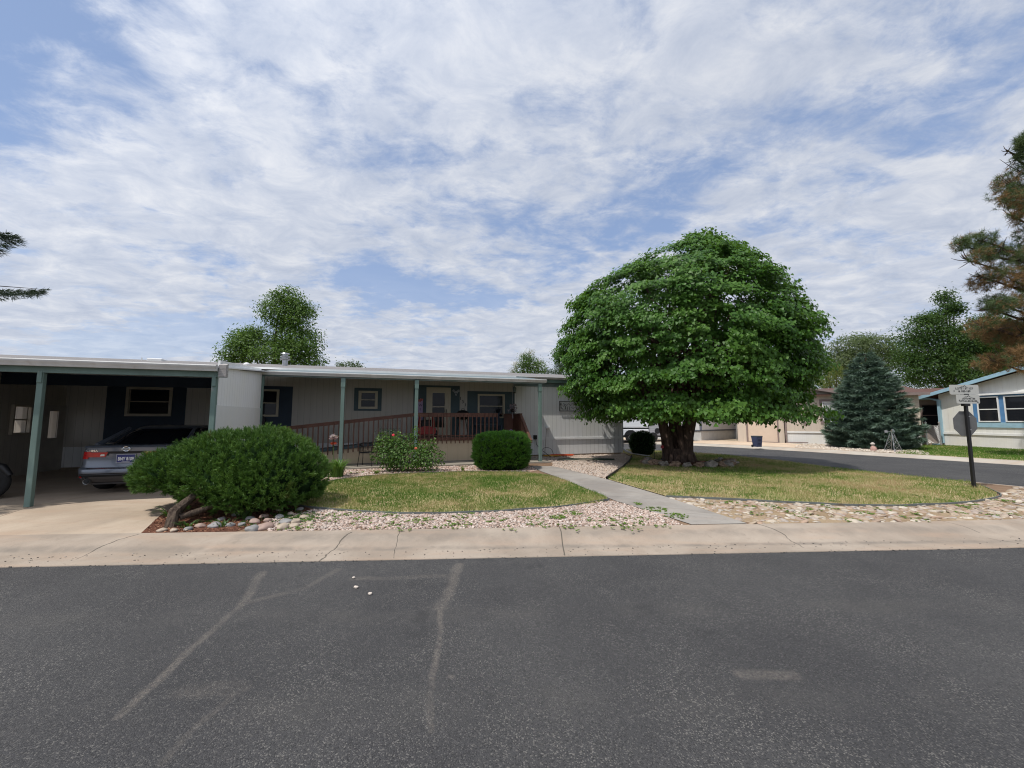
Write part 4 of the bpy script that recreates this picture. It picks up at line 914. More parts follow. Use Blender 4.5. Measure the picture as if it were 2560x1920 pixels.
# child's red ride-on car
rc = thing('toy_car', 'red and black ride-on toy car standing on the porch in front of the door', 'toy car', at_house(-3.95, 1.75, DZ), TH)
red = mat('red_plastic', (.30,.022,.02), .35, .05, 4)
obj('body', MB().prism([(-.32,.12),(-.34,.34),(-.10,.42),(.10,.42),(.34,.34),(.32,.12)], 'y', -.35, .35), red, rc)
obj('roll_cage', MB().tube([(-.28,-.3,.38),(-.24,-.25,.86),(.24,-.25,.86),(.28,-.3,.38)], .025, 6).tube([(-.28,.3,.38),(-.24,.2,.86),(.24,.2,.86),(.28,.3,.38)], .025, 6), red, rc, smooth=50)
obj('seat', MB().bbox(-.18,.18,0,.24,.40,.66,.03), M['black'], rc)
for x in (-.34,.34):
    for y in (-.22,.24): obj('wheel', MB().lathe([(.05,-.05),(.13,-.045),(.14,0),(.13,.045),(.05,.05)], 16, (x,y,.14), 'x'), M['black'], rc, smooth=40)
# bird-feeder-like dark lidded stand with legs, beside the door
gs = thing('patio_heater_table', 'small dark grill with a domed lid on splayed legs behind the railing', 'grill', at_house(-2.55, 1.75, DZ), TH)
gs.name = 'grill'
obj('lid', MB().lathe([(.28,.86),(.25,.93),(.17,1.0),(.08,1.03),(.02,1.04)], 20), M['black'], gs, smooth=40)
obj('bowl', MB().lathe([(.10,.66),(.22,.72),(.28,.80),(.285,.85)], 20), M['black'], gs, smooth=40)
obj('handle', MB().tube([(-.06,0,1.03),(-.05,0,1.09),(.05,0,1.09),(.06,0,1.03)], .01, 6), M['black'], gs)
for a in (0.5, 2.6, 4.7): obj('leg', MB().tube([(.12*math.cos(a),.12*math.sin(a),.72),(.30*math.cos(a),.30*math.sin(a),0)], .014, 6), M['black'], gs)
# dark slatted bench under the porch window
bn = thing('bench', 'dark slatted bench under the wide porch window', 'bench', at_house(-1.45, 2.1, DZ), TH)
for k in range(3): obj('seat_slat', MB().bbox(-.55,.55,-.25+.16*k,-.12+.16*k,.42,.45,.004), M['navy_dark'], bn)
for k in range(3): obj('back_slat', MB().bbox(-.55,.55,.24,.27,.55+.13*k,.65+.13*k,.004), M['navy_dark'], bn)
for x in (-.5,.5):
    for y in (-.2,.24): obj('leg', MB().bbox(x-.03,x+.03,y-.03,y+.03,0,.42 if y < 0 else .95,.004), M['navy_dark'], bn)
hb = thing('hanging_planter', 'hanging pot of pale flowers beside the porch window', 'planter', at_house(-.62, 1.4, 2.05), TH)
obj('pot', MB().lathe([(.06,-.10),(.10,0),(.12,.03)], 14), M['black'], hb, smooth=40)
V, F = stamp(OVAL[0], OVAL[1], rng.normal(0,.085,(150,3))+[0,0,.08], rng.normal(0,1,(150,3)), rng.normal(0,1,(150,3))+[0,0,.2], .05+.04*rng.random(150))
npmesh('foliage', V, F, leafmat('dusty_flower', [(.10,.07,.08),(.26,.20,.24),(.42,.34,.38)], .2), hb)
obj('hanger', MB().tube([(0,0,.03),(0,0,1.05)], .006, 5).tube([(0,0,-.1),(.01,0,-.34)], .012, 5), mat('pale_cord', (.4,.38,.4), .6), hb)
pb = thing('basket', 'small purple basket with a round handle on the deck steps', 'basket', at_house(-.75, 1.2, DZ), TH)
obj('bowl', MB().lathe([(.10,0),(.15,.14),(.155,.15)], 16), mat('purple_plastic', (.13,.09,.30), .5), pb, smooth=40)
obj('handle', MB().tube([(-.1*math.cos(a*math.pi/10), 0, .14+.13*math.sin(a*math.pi/10)) for a in range(11)], .012, 6), mat('lilac_handle', (.28,.22,.42), .5), pb, smooth=50)
# patio chairs (black wrought iron) on the patio slab
def iron_chair(u, w, rz, label):
    c = thing('patio_chair', label, 'chair', at_house(u, w, .15), TH+rz, 'black wrought iron patio chairs')
    for x, y in ((-.23,-.22),(.23,-.22)): obj('leg', MB().tube([(x*1.12,y*1.2,0),(x,y,.25),(x,y,.62),(x,.1,.66)], .012, 6), M['black'], c, smooth=50)
    for x, y in ((-.2,.22),(.2,.22)): obj('leg', MB().tube([(x*1.15,y*1.35,0),(x,y,.42),(x,y+.03,.62)], .012, 6), M['black'], c, smooth=50)
    mesh = MB()
    for k in range(11): mesh.box(-.23+.046*k-.003,-.23+.046*k+.003,-.23,.22,.425,.43)
    for k in range(10): mesh.box(-.23,.23,-.22+.048*k-.003,-.22+.048*k+.003,.43,.435)
    ring = [(-.24,-.24,.43),(.24,-.24,.43),(.22,.22,.43),(-.22,.22,.43),(-.24,-.24,.43)]; mesh.tube(ring, .014, 6)
    obj('seat', mesh, M['black'], c)
    bk = MB()
    arc = [(-.25,-.1,.66),(-.24,.12,.68),(-.15,.25,.74),(0,.28,.78),(.15,.25,.74),(.24,.12,.68),(.25,-.1,.66)]; bk.tube(arc, .016, 6)
    for k in range(15):
        a = math.pi*(k+.5)/15; x = -.24*math.cos(a); y = .05+.21*math.sin(a); bk.tube([(x*.9,y*.95,.43),(x,y,.66+.10*math.sin(a))], .005, 4)
    for zz in (.52,.6): bk.tube([(-.24*math.cos(math.pi*k/10), .05+.2*math.sin(math.pi*k/10), zz) for k in range(11)], .005, 4)
    obj('backrest', bk, M['black'], c, smooth=50); return c
iron_chair(-5.95, .42, R(165), 'black wrought iron chair on the patio at the left of the rose bush')
iron_chair(-5.15, .35, R(200), 'black wrought iron chair half hidden by the rose bush')
trl = thing('trellis', 'black wire trellis with a climbing plant behind the rose bush', 'trellis', at_house(-5.25, -.05, .12), TH)
tw = MB()
for k in range(5): tw.tube([(-.3+.15*k,0,0),(-.3+.15*k,0,1.55)], .007, 4)
for k in range(6): tw.tube([(-.32,0,.3+.24*k),(.32,0,.3+.24*k)], .006, 4)
obj('frame', tw, M['black'], trl)
n = 420; pp = np.c_[rng.normal(-.05,.16,n), rng.normal(0,.05,n), rng.uniform(.2,1.25,n)]
V, F = stamp(OVAL[0], OVAL[1], pp, rng.normal(0,.6,(n,3))+[0,-1,.4], rng.normal(0,1,(n,3)), .05+.03*rng.random(n))
npmesh('climber', V, F, leafmat('climber_leaf', [(.02,.04,.02),(.05,.08,.04)], .2), trl)
# wall art with mountain outline
wa = thing('wall_art', 'black metal mountain picture hung on the white wall left of the big tree', 'wall art', at_house(2.35, 2.44, 2.26), TH)
f = MB().box(-.50,.50,-.01,.01,.20,.225).box(-.50,.50,-.01,.01,-.225,-.20).box(-.50,-.478,-.01,.01,-.2,.2).box(.478,.50,-.01,.01,-.2,.2)
obj('frame', f, M['black'], wa)
art = MB()
for ln in [[(-.48,.05),(-.42,.15),(-.38,.02),(-.34,.06),(-.30,-.02)],[(-.45,-.05),(-.36,-.1),(-.31,-.18)],[(-.30,.13),(-.22,-.02),(-.18,-.16)],[(-.26,.10),(-.14,.03),(-.05,.12),(.03,.02),(.12,.14),(.20,.04),(.30,.10),(.45,.0)],
           [(-.12,-.02),(-.1,-.19)],[(-.03,.0),(.0,-.18)],[(.05,-.05),(.16,-.1),(.3,-.03),(.46,-.12)],[(-.46,.12),(-.38,-.14)],[(-.2,.02),(-.24,-.18)]]:
    art.tube([(x,0,z) for x, z in ln], .009, 4)
obj('mountain_outline', art, M['black'], wa)
# orange cord heap, garden hose
def coil(cx, cy, rx, ry, turns, z, seed, n=26):
    r = np.random.default_rng(seed); pts = []
    for i in range(int(turns*n)):
        a = 2*math.pi*i/n; k = 1+.25*math.sin(a*.31+seed)+.1*r.standard_normal()*.3
        pts.append(Vector((cx+rx*k*math.cos(a), cy+ry*k*math.sin(a), z+.012*math.sin(a*.7)+.006*(i/n))))
    return pts
c0 = HW(1.75, 1.95)
single('extension_cord', MB().tube([p for p in coil(c0.x, c0.y, .42, .12, 6, .16, 1)], .012, 5), mat('orange_cord', (.62,.10,.03), .5, .1, 5), 'tangled orange extension cord heaped on the gravel at the foot of the white wall', 'cord', smooth=60)
c0 = HW(1.25, 1.9)
single('extension_cord', MB().tube(coil(c0.x, c0.y, .30, .12, 4, .15, 2), .011, 5), mat('yellow_cord', (.45,.25,.03), .5, .1, 5), 'yellow-brown cord heaped beside the orange cord, nearer the porch post', 'cord', smooth=60)
c0 = HW(1.95, .1)
hs = coil(c0.x, c0.y, .9, .28, 3.2, .155, 5, 30)
single('garden_hose', MB().tube(hs, .013, 6), mat('dark_hose', (.025,.045,.03), .5), 'dark green garden hose looped over the gravel in front of the white wall', 'hose', smooth=60)
c0 = HW(1.15, 2.2)
single('wire_hoop', MB().tube([(c0.x+.28*math.cos(a*math.pi/12), c0.y+.05*math.sin(a), .15+.34*math.sin(a*math.pi/12)) for a in range(13)], .008, 5), M['black'], 'thin black hoop of stiff hose standing against the white wall', 'hose', smooth=60)
# ================================================================== vehicles
def superell(hw, y0, y1, n=8.0, k=56):
    yc, a = (y0+y1)/2, (y1-y0)/2; out = []
    for i in range(k):
        t = 2*math.pi*(i+.5)/k; c, s = math.cos(t), math.sin(t)
        out.append((hw*math.copysign(abs(c)**(2/n), c), yc+a*math.copysign(abs(s)**(2/n), s)))
    return out
def slices(levels, n=8.0, k=56, cap=True):
    """levels: (z, halfwidth, y_rear, y_front)"""
    mb = MB(); vs = []
    for z, hw, y0, y1 in levels: vs += [(x, y, z) for x, y in superell(hw, y0, y1, n, k)]
    m = len(levels); fs = [(i*k+j, i*k+(j+1) % k, (i+1)*k+(j+1) % k, (i+1)*k+j) for i in range(m-1) for j in range(k)]
    if cap: fs += [tuple(range(k))[::-1], tuple((m-1)*k+j for j in range(k))]
    return mb.add(vs, fs)
LV = [(.20,.80,.16,4.76),(.26,.86,.10,4.80),(.36,.905,.02,4.88),(.44,.915,.0,4.90),(.52,.925,.0,4.88),(.545,.925,.02,4.86),(.56,.92,.075,4.85),(.62,.92,.10,4.82),(.74,.915,.105,4.78),(.84,.895,.09,4.70),(.92,.87,.075,4.55),(.97,.85,.07,4.35),(.995,.83,.10,4.1),(1.005,.79,.16,3.95)]
def rear_y(x, z, off=.006):
    for (z0,h0,a0,b0), (z1,h1,a1,b1) in zip(LV[:-1], LV[1:]):
        if z0 <= z <= z1:
            t = (z-z0)/(z1-z0); hw = h0+(h1-h0)*t; y0 = a0+(a1-a0)*t; y1 = b0+(b1-b0)*t
            r = max(0., 1-(min(abs(x), hw*.9995)/hw)**8.0)**(1/8.0); return (y0+y1)/2-(y1-y0)/2*r-off
    return 0
def patch(xa0, xa1, za, xb0, xb1, zb, nx=10, nz=6, off=.006):
    """panel laid on the tail of the car between height za (x from xa0 to xa1) and zb"""
    mb = MB(); vs = []
    for j in range(nz+1):
        t = j/nz; z = za+(zb-za)*t; x0 = xa0+(xb0-xa0)*t; x1 = xa1+(xb1-xa1)*t
        for i in range(nx+1):
            x = x0+(x1-x0)*i/nx; vs.append((x, rear_y(x, z, off), z))
    mb.add(vs, [(j*(nx+1)+i, j*(nx+1)+i+1, (j+1)*(nx+1)+i+1, (j+1)*(nx+1)+i) for j in range(nz) for i in range(nx)]); return mb
paint = mat('blue_grey_car_paint', (.15,.168,.205), .28, .04, 4, metal=.4, coat=.8)
blackp = mat('black_trim', (.012,.012,.013), .5)
chrome = mat('chrome', (.75,.76,.78), .12, metal=1.0)
redl = mat('tail_lamp_red', (.42,.008,.010), .15, .1, 20, spec=.8)
tyre = mat('tyre_rubber', (.015,.015,.015), .85, .2, 30)
rimm = mat('alloy_rim', (.33,.34,.36), .3, metal=.8)
car = thing('parked_car', 'blue-grey sedan with plate BNY 8109 parked tail out in the carport', 'car', (-8.15, 8.5, .106), TH)
obj('body', slices(LV), paint, car, smooth=50)
GH = [(.985,.80,.60,3.75),(1.06,.775,.78,3.5),(1.16,.735,1.02,3.2),(1.26,.69,1.27,2.95),(1.345,.65,1.50,2.75)]
obj('window_band', slices(GH, 4.2), mat('car_glass', (.008,.009,.012), .05, spec=.9), car, smooth=60)
rl = [(1.335,.66,1.46,2.80),(1.375,.64,1.58,2.72),(1.405,.58,1.75,2.6),(1.42,.45,2.0,2.4)]
obj('roof', slices(rl, 4.0), paint, car, smooth=60)
for sx in (-1,1):
    obj('pillar', MB().tube([(sx*.80,.62,.985),(sx*.745,.98,1.14),(sx*.66,1.46,1.35)], [.06,.045,.04], 6), paint, car, smooth=60)
for x0, x1 in ((-.905,-.66),(-.64,-.36)):
    obj('tail_light', patch(x0, x1, .735 if x0 < -.8 else .77, x0, x1+(.06 if x0 < -.8 else .05), .885 if x0 < -.8 else .87, off=.008), redl, car, smooth=60)
obj('tail_light', patch(.64, .905, .735, .60, .905, .885, off=.008), redl, car, smooth=60)
obj('tail_light', patch(.36, .62, .77, .31, .62, .87, off=.008), redl, car, smooth=60)
obj('reversing_light', patch(-.45, -.37, .79, -.43, -.37, .83, 4, 3, .012), mat('clear_lamp', (.65,.62,.58), .2), car)
obj('lamp_surround', patch(-.34, .34, .84, -.34, .34, .885, 12, 3, .007), blackp, car, smooth=60)
for sx in (-1,1): obj('lamp_surround', patch(sx*.38 if sx < 0 else .30, -.30 if sx < 0 else .38, .80, -.38 if sx < 0 else .30, -.30 if sx < 0 else .38, .87, 3, 3, .0065), blackp, car)
obj('bright_ledge', patch(-.62, .62, .535, -.62, .62, .553, 14, 2, .006), chrome, car, smooth=60)  # bright strip along the bumper ledge
obj('bumper_line', patch(-.915, .915, .425, -.915, .915, .445, 26, 2, .004), blackp, car, smooth=60)
obj('lower_bumper', patch(-.90, .90, .24, -.905, .905, .415, 26, 4, .005), blackp, car, smooth=60)
obj('diffuser', patch(-.66, .66, .26, -.56, .56, .375, 14, 4, .012), mat('grey_plastic', (.085,.075,.07), .6), car, smooth=60)
for x0, x1 in ((-.86,-.70),(.70,.86)): obj('reflector', patch(x0, x1, .355, x0, x1, .385, 6, 2, .012), redl, car)
for sx in (-1,1):
    ex = obj('exhaust', MB().lathe([(.050,-.012),(.058,-.018),(.060,.14)], 18, (sx*.60,.035,.285), 'y'), mat('dull_chrome', (.25,.25,.25), .35, metal=.8), car, smooth=40)
    obj('bore', MB().lathe([(.044,-.0205),(.02,-.020)], 18, (sx*.60,.035,.285), 'y'), blackp, ex)
obj('spoiler_lip', MB().prism([(.055,.975),(.10,1.002),(.20,1.012),(.30,1.008),(.2,.98)], 'x', -.70, .70), paint, car)
bd = MB()
for k in range(24):
    a, b_ = 2*math.pi*k/24, 2*math.pi*(k+1)/24
    bd.tube([(.058*math.cos(a),.058*0,.047*math.sin(a)),(.058*math.cos(b_),0,.047*math.sin(b_))], .008, 5)
bd.box(-.088,.088,-.008,.004,-.011,.011)
obj('badge', bd, chrome, car, loc=(0,.062,.935))
lt = moved(text_mb('ALTIMA', .058, .004, .0015), -.60, 0, .885, 1.2); lt.v = [(x, rear_y(x, z, .010)+y*.5, z) for x, y, z in lt.v]; obj('model_lettering', lt, chrome, car)
pl = obj('number_plate', MB().bbox(-.155,.155,.078,.092,.655,.815,.004), mat('plate_navy', (.035,.04,.16), .4), car)
pm = moved(text_mb('BNY 8109', .098, .003, .003), 0, .076, .695, .66)
obj('plate_lettering', pm, M['white'], pl)
obj('plate_frame', MB().box(-.165,.165,.072,.079,.815,.827).box(-.165,.165,.072,.079,.643,.655).box(-.165,-.155,.072,.079,.655,.815).box(.155,.165,.072,.079,.655,.815).box(-.07,.07,.0735,.0775,.662,.674), mat('plate_frame_grey', (.35,.35,.4), .4), car)
def wheel(parent, c, r, w, name='wheel'):
    t = obj(name, MB().lathe([(r*.62,-w/2),(r*.94,-w/2),(r,-w*.32),(r,w*.32),(r*.94,w/2),(r*.62,w/2)], 32, c, 'x'), tyre, parent, smooth=35)
    rm = MB().lathe([(r*.12,-w*.36),(r*.12,w*.36)], 12, c, 'x'); 
    for k in range(5):
        a = 2*math.pi*k/5
        for s in (-1,1):
            rm.add([(c[0]+s*w*.40, c[1]+r*q*math.cos(a+da), c[2]+r*q*math.sin(a+da)) for q, da in ((.1,-.5),(.66,-.16),(.66,.16),(.1,.5))], [(0,1,2,3) if s > 0 else (3,2,1,0)])
    rm.lathe([(r*.62,-w*.42),(r*.66,-w*.42),(r*.66,w*.42),(r*.62,w*.42)], 32, c, 'x')
    obj('rim', rm, rimm, t); return t
for x in (-.80,.80):
    for y in (1.02, 3.85): wheel(car, (x, y, .335), .335, .23)
for sx in (-1,1): obj('wing_mirror', MB().blob((sx*.99,3.05,1.02), (.12,.07,.08), 2, .05), paint, car, smooth=True)
# motorcycle whose wheel shows at the left edge of the picture
mo = thing('motorcycle', 'black motorcycle at the left edge beside the carport post, only its wheel and fork showing', 'motorcycle', (-10.22, 7.95, .106), R(200))
def mwheel(x):
    t = obj('wheel', MB().lathe([(.235,-.05),(.28,-.055),(.315,-.03),(.325,0),(.315,.03),(.28,.055),(.235,.05)], 36, (x,0,.325), 'y'), tyre, mo, smooth=50)
    s = MB().lathe([(.215,-.035),(.237,-.035),(.237,.035),(.215,.035)], 36, (x,0,.325), 'y').lathe([(.06,-.06),(.06,.06)], 16, (x,0,.325), 'y')
    for k in range(7):
        a = 2*math.pi*k/7; s.tube([(x+.05*math.cos(a),0,.325+.05*math.sin(a)),(x+.225*math.cos(a+.15),0,.325+.225*math.sin(a+.15))], .012, 5)
    obj('rim', s, M['black'], t, smooth=40)
mwheel(0); mwheel(1.5)
obj('fork', MB().tube([(0,-.10,.325),(.28,-.10,1.0)], .025, 8).tube([(0,.10,.325),(.28,.10,1.0)], .025, 8), M['black'], mo, smooth=50)
obj('fender', MB().tube([(-.30,0,.45),(-.18,0,.62),(.02,0,.68),(.2,0,.62)], [.05,.07,.075,.05], 8), M['black'], mo, smooth=50)
obj('fuel_tank', MB().blob((.62,0,.86), (.32,.16,.15), 3, .1), mat('black_gloss', (.01,.01,.012), .2, coat=.5), mo, smooth=True)
obj('seat', MB().blob((1.15,0,.80), (.36,.16,.09), 3, .1), M['black'], mo, smooth=True)
obj('engine', MB().bbox(.45,.95,-.16,.16,.28,.66,.05), rimm, mo)
obj('exhaust', MB().tube([(.5,-.17,.35),(.8,-.2,.25),(1.7,-.2,.32)], .045, 10), chrome, mo, smooth=50)
obj('handlebar', MB().tube([(.42,-.38,1.06),(.32,-.2,1.06),(.30,.2,1.06),(.42,.38,1.06)], .016, 8), chrome, mo, smooth=50)
obj('headlight', MB().lathe([(.04,.12),(.09,.08),(.095,0),(.07,-.0)], 18, (.1,0,.93), 'x'), chrome, mo, smooth=40)
for y in (-.36,.36): obj('mirror', MB().tube([(.42,y,1.06),(.38,y*1.05,1.2)], .008, 6).blob((.38,y*1.08,1.24), (.02,.08,.05), 2, 0), M['black'], mo)
# ================================================================== sign post
sg = thing('stop_sign', 'grey back of an octagonal sign on a black post, two white lots signs above', 'road sign', (10.45, 9.22, .11), R(2))
post = obj('post', MB().bbox(-.028,.028,-.028,.028,0,1.98,.005), M['black'], sg)
oc = [(-.02+.305*math.cos(R(22.5+45*k)), 1.46+.305*math.sin(R(22.5+45*k))) for k in range(8)]
obj('octagon', MB().prism(oc, 'y', .029, .033), mat('bare_aluminium_back', (.14,.142,.14), .55, .08, 8, metal=.3), sg)
obj('bolts', MB().lathe([(.012,-.06),(.012,-.045)], 8, (0,0,1.62), 'y').lathe([(.012,-.06),(.012,-.045)], 8, (0,0,1.32), 'y'), M['steel'], sg)
def rrect(cx, cz, w, h, r=.03):
    out = []
    for sx, sz, a0 in ((1,1,0),(-1,1,90),(-1,-1,180),(1,-1,270)):
        for k in range(5):
            a = R(a0+90*k/4); out.append((cx+sx*(w/2-r)+r*math.cos(a), cz+sz*(h/2-r)+r*math.sin(a)))
    return out
sgw = mat('sign_face', (.45,.45,.42), .45, .03, 4)
def lots(cx, cz, w, h, lines, arrows, y, ft=.062, label=None):
    b = obj('lots_sign', MB().prism(rrect(cx, cz, w, h), 'y', y, y+.006), sgw, sg, label=label)
    tb = MB(); z = cz+h/2-.105
    for ln, sz, dx in lines:
        t = moved(text_mb(ln, sz, .002, .0012), cx+dx, y-.0015, z, 1.15); tb.add(t.v, t.f); z -= sz*1.02
    mt = [(-.11,0),(-.065,.028),(-.045,.02),(-.02,.03),(.015,.055),(.05,.022),(.11,0),(.05,.012),(.015,.038),(-.02,.016),(-.045,.008),(-.065,.016)]
    tb.prism([(cx+.0+a, cz+h/2-.065+b_) for a, b_ in mt], 'y', y-.002, y-.0004)
    for ax, az, s in arrows: tb.prism([(ax-s*.018,az),(ax+s*.012,az+.018),(ax+s*.012,az-.018)], 'y', y-.002, y-.0004)
    obj('lettering', tb, M['black'], b)
lots(-.035, 2.235, .70, .225, [('LOTS 131-137', .062, .0), ('& 183-189', .06, .0)], [(-.285, 2.205, 1)], -.03, label='upper wide sign with LOTS 131-137 & 183-189')
lots(.01, 2.015, .555, .20, [('LOTS 90-130', .05, .01), ('LOTS 61-89,138-182', .043, .0)], [(-.20, 1.99, 1), (.235, 1.945, -1)], -.052, label='lower smaller sign with two lines of lot numbers')
obj('sign_cap', MB().bbox(-.07,.07,-.045,.045,1.86,1.92,.008).bbox(-.055,.055,-.05,.05,2.10,2.14,.008).bbox(-.03,.03,-.02,.02,1.92,2.12,.004), M['black'], sg)
# ================================================================== plants
def pads(C, out, rad, flat, nleaf, size, T, seed, droop=.5, upw=.7, jit=.55):
    """flattened leaf pads at centres C facing 'out' -> V, F"""
    r = np.random.default_rng(seed); m = len(C); N = m*nleaf
    c = np.repeat(C, nleaf, 0); o = np.repeat(out, nleaf, 0); rd = np.repeat(rad, nleaf)
    a = r.random(N)*6.283; q = np.sqrt(r.random(N)); t = unit(np.c_[-o[:, 1], o[:, 0], np.zeros(N)]+1e-6); u = unit(np.c_[o[:, :2], np.zeros(N)]+1e-6)
    off = t*(q*np.cos(a)*rd)[:, None] + u*(q*np.sin(a)*rd)[:, None]
    off[:, 2] += r.normal(0, 1, N)*rd*flat - .35*rd*(q*np.sin(a))*droop
    p = c+off
    n = unit(o*1.0 + np.array([0,0,upw]) + r.normal(0, jit, (N, 3)))
    d = o*.45 + np.array([0,0,-droop]) + r.normal(0, .55, (N, 3))
    pads.tone = np.repeat(np.repeat(r.random(m), nleaf), len(T[0]))
    return stamp(T[0], T[1], p, n, d, size*(.65+.6*r.random(N)))
M['leaf'] = leafmat('redbud_leaf', [(.026,.080,.013),(.050,.130,.019),(.080,.180,.026),(.13,.24,.045)], .32, .45, .28, tone=True)
tree = thing('redbud_tree', 'big round-crowned tree with heart-shaped leaves and a split trunk on the corner lawn', 'tree', (6.0, 14.6, .1))
T0 = Vector((6.0, 14.6, .1))
prof = [(577,1800,1848),(600,1751,1885),(614,1735,1915),(640,1600,1943),(680,1545,1943),(700,1490,1985),(733,1450,2015),(757,1432,2046),(795,1413,2062),(868,1396,2074),(930,1394,2074),(960,1386,2062),(985,1398,2052),(1020,1425,2045),(1042,1450,2040),(1056,1560,1995)]
CZ = 14.6; CX = 455*.0146
pz = [P(0, y+6-max(0,y-900)*.26, CZ).z for y, _, _ in prof]; pl_ = [max(.3,(1735-l)*CZ/1000-.44) if l < 1735 else (1735-l)*CZ/1000 for _, l, _ in prof]; pr_ = [(r_-1735)*CZ/1000*.84-.68 for _, _, r_ in prof]
zs = np.array(pz[::-1]); Ls = np.array(pl_[::-1]); Rs = np.array(pr_[::-1])
def crown_pts(n, shell, seed):
    r = np.random.default_rng(seed); out = []; nrm = []
    while len(out) < n:
        z = r.uniform(zs[0], zs[-1]); L, Rr = np.interp(z, zs, Ls), np.interp(z, zs, Rs)
        if r.random()*5.2 > (L+Rr)/2+.6: continue
        a = r.random()*6.283; c, s = math.cos(a), math.sin(a)
        x = c*(Rr if c > 0 else L); y = s*(L+Rr)/2*(.92 if s < 0 else .80)
        top = (z-zs[0])/(zs[-1]-zs[0])
        if z < 2.3: z += .30*mnoise.noise(Vector((c*3.1, s*3.1, 5)))
        k = shell*(1+.17*mnoise.noise(Vector((c*2.3, s*2.3, z*1.0)))+.08*mnoise.noise(Vector((c*6, s*6, z*2.4))))
        out.append((CX+x*k-6.0, y*k, zs[0]+(z-zs[0])*(shell if shell < 1 else 1)+.0-.1)); v = Vector((c, s, max(-.3, (top-.35)*1.5))).normalized(); nrm.append(tuple(v))
    return np.array(out), np.array(nrm)
def hole(Cn):
    """thin spot in the front of the crown where branches and sky show"""
    keep = []
    for c in Cn:
        if mnoise.noise(Vector((c[0]*.75, c[1]*.75, c[2]*1.5+3))) < -.30: keep.append(False); continue
        w = Vector(c)+T0; a = w.x/w.y*1000+1280; b = 1050-(w.z-HC)/w.y*1000
        e = ((a-1818)/42)**2+((b-812-(a-1818)*-.5)/44)**2
        e2 = ((a-1590)/70)**2+((b-905)/22)**2 if w.y < 14 else 9
        e3 = ((a-1790)/120)**2+((b-965)/30)**2 if w.y < 13 else 9
        keep.append((e > 1 or (w.y > 15 and e > .3)) and e2 > 1 and e3 > 1)
    return np.array(keep)
VV = []; FF = []; TN = []; b0 = 0
def addlv(V, F):
    global b0; TN.append(pads.tone); VV.append(V); FF.append(F+b0); b0 += len(V)
for n, sh, seed, nl, rd in ((110,1.06,6,34,.20),(780,1.0,1,108,.40),(430,.93,2,86,.45),(220,.78,3,60,.5),(130,.55,4,40,.6)):
    C, Nn = crown_pts(n, sh, seed); k = hole(C) if sh > .85 else np.ones(len(C), bool); C, Nn = C[k], Nn[k]; r = np.random.default_rng(seed)
    addlv(*pads(C, Nn, rd*(.7+.6*r.random(len(C))), .17, nl, .090, HEART, seed, .75, .65, .42))
r = np.random.default_rng(8); n = 190; a = r.random(n)*6.283; q = np.sqrt(r.random(n))*.97
C = np.c_[CX-6.0+np.cos(a)*q*4.35, np.sin(a)*q*4.1, 1.62+.35*r.random(n)+.5*(1-q)*(q < .45)]; C[:, 2] += .12*np.abs(q-.6); C = C[~((np.abs(C[:, 0]) < .9) & (np.abs(C[:, 1]) < 1.2) & (C[:, 2] < 2.0))]
addlv(*pads(C, np.c_[np.cos(a), np.sin(a), -.2*np.ones(n)][:len(C)], np.full(len(C), .45), .2, 60, .095, HEART, 9, .9, .5, .4))
npmesh('crown', np.vstack(VV), np.vstack(FF), M['leaf'], tree, tone=np.concatenate(TN))
tm = MB()
tm.tube([(.02,0,-.1),(.0,0,.08),(.0,0,.3),(-.03,0,.55)], [.55,.45,.38,.32], 22, jit=.30)
tm.tube([(-.30,-.05,0),(-.34,-.03,.4),(-.38,0,.9),(-.55,.05,1.5),(-.95,.1,2.3),(-1.4,.2,3.3)], [.27,.22,.18,.16,.13,.08], 16, jit=.3)
tm.tube([(.20,-.1,0),(.22,-.08,.5),(.29,-.05,1.0),(.48,0,1.6),(.8,.1,2.5),(1.1,.1,3.7)], [.33,.27,.235,.21,.16,.10], 18, jit=.3)
tm.tube([(.0,.22,0),(-.02,.25,.7),(.02,.35,1.4),(.1,.5,2.6),(.3,.6,4.2)], [.24,.19,.15,.12,.08], 16, jit=.3)
tm.tube([(.05,-.2,.4),(-.02,-.25,1.1),(-.1,-.35,1.7),(-.2,-.8,2.8)], [.10,.09,.07,.05], 12, jit=.3)
for k in range(9):
    a = k*.72+.2; tm.tube([(.45*math.cos(a),.45*math.sin(a),.34),(.55*math.cos(a),.55*math.sin(a),.08),(.78*math.cos(a),.78*math.sin(a),-.08)], [.10,.08,.03], 8, jit=.3)
obj('trunk', tm, M['bark'], tree, smooth=60)
lm = MB(); r_ = random.Random(5)
starts = [Vector((-1.0,.1,2.3)), Vector((.75,.1,2.4)), Vector((.1,.5,2.6)), Vector((-.2,-.8,2.7)), Vector((-.7,.1,1.7)), Vector((.55,0,1.7)), Vector((.3,.6,3.8)), Vector((1.1,.1,3.5))]
tw = MB()
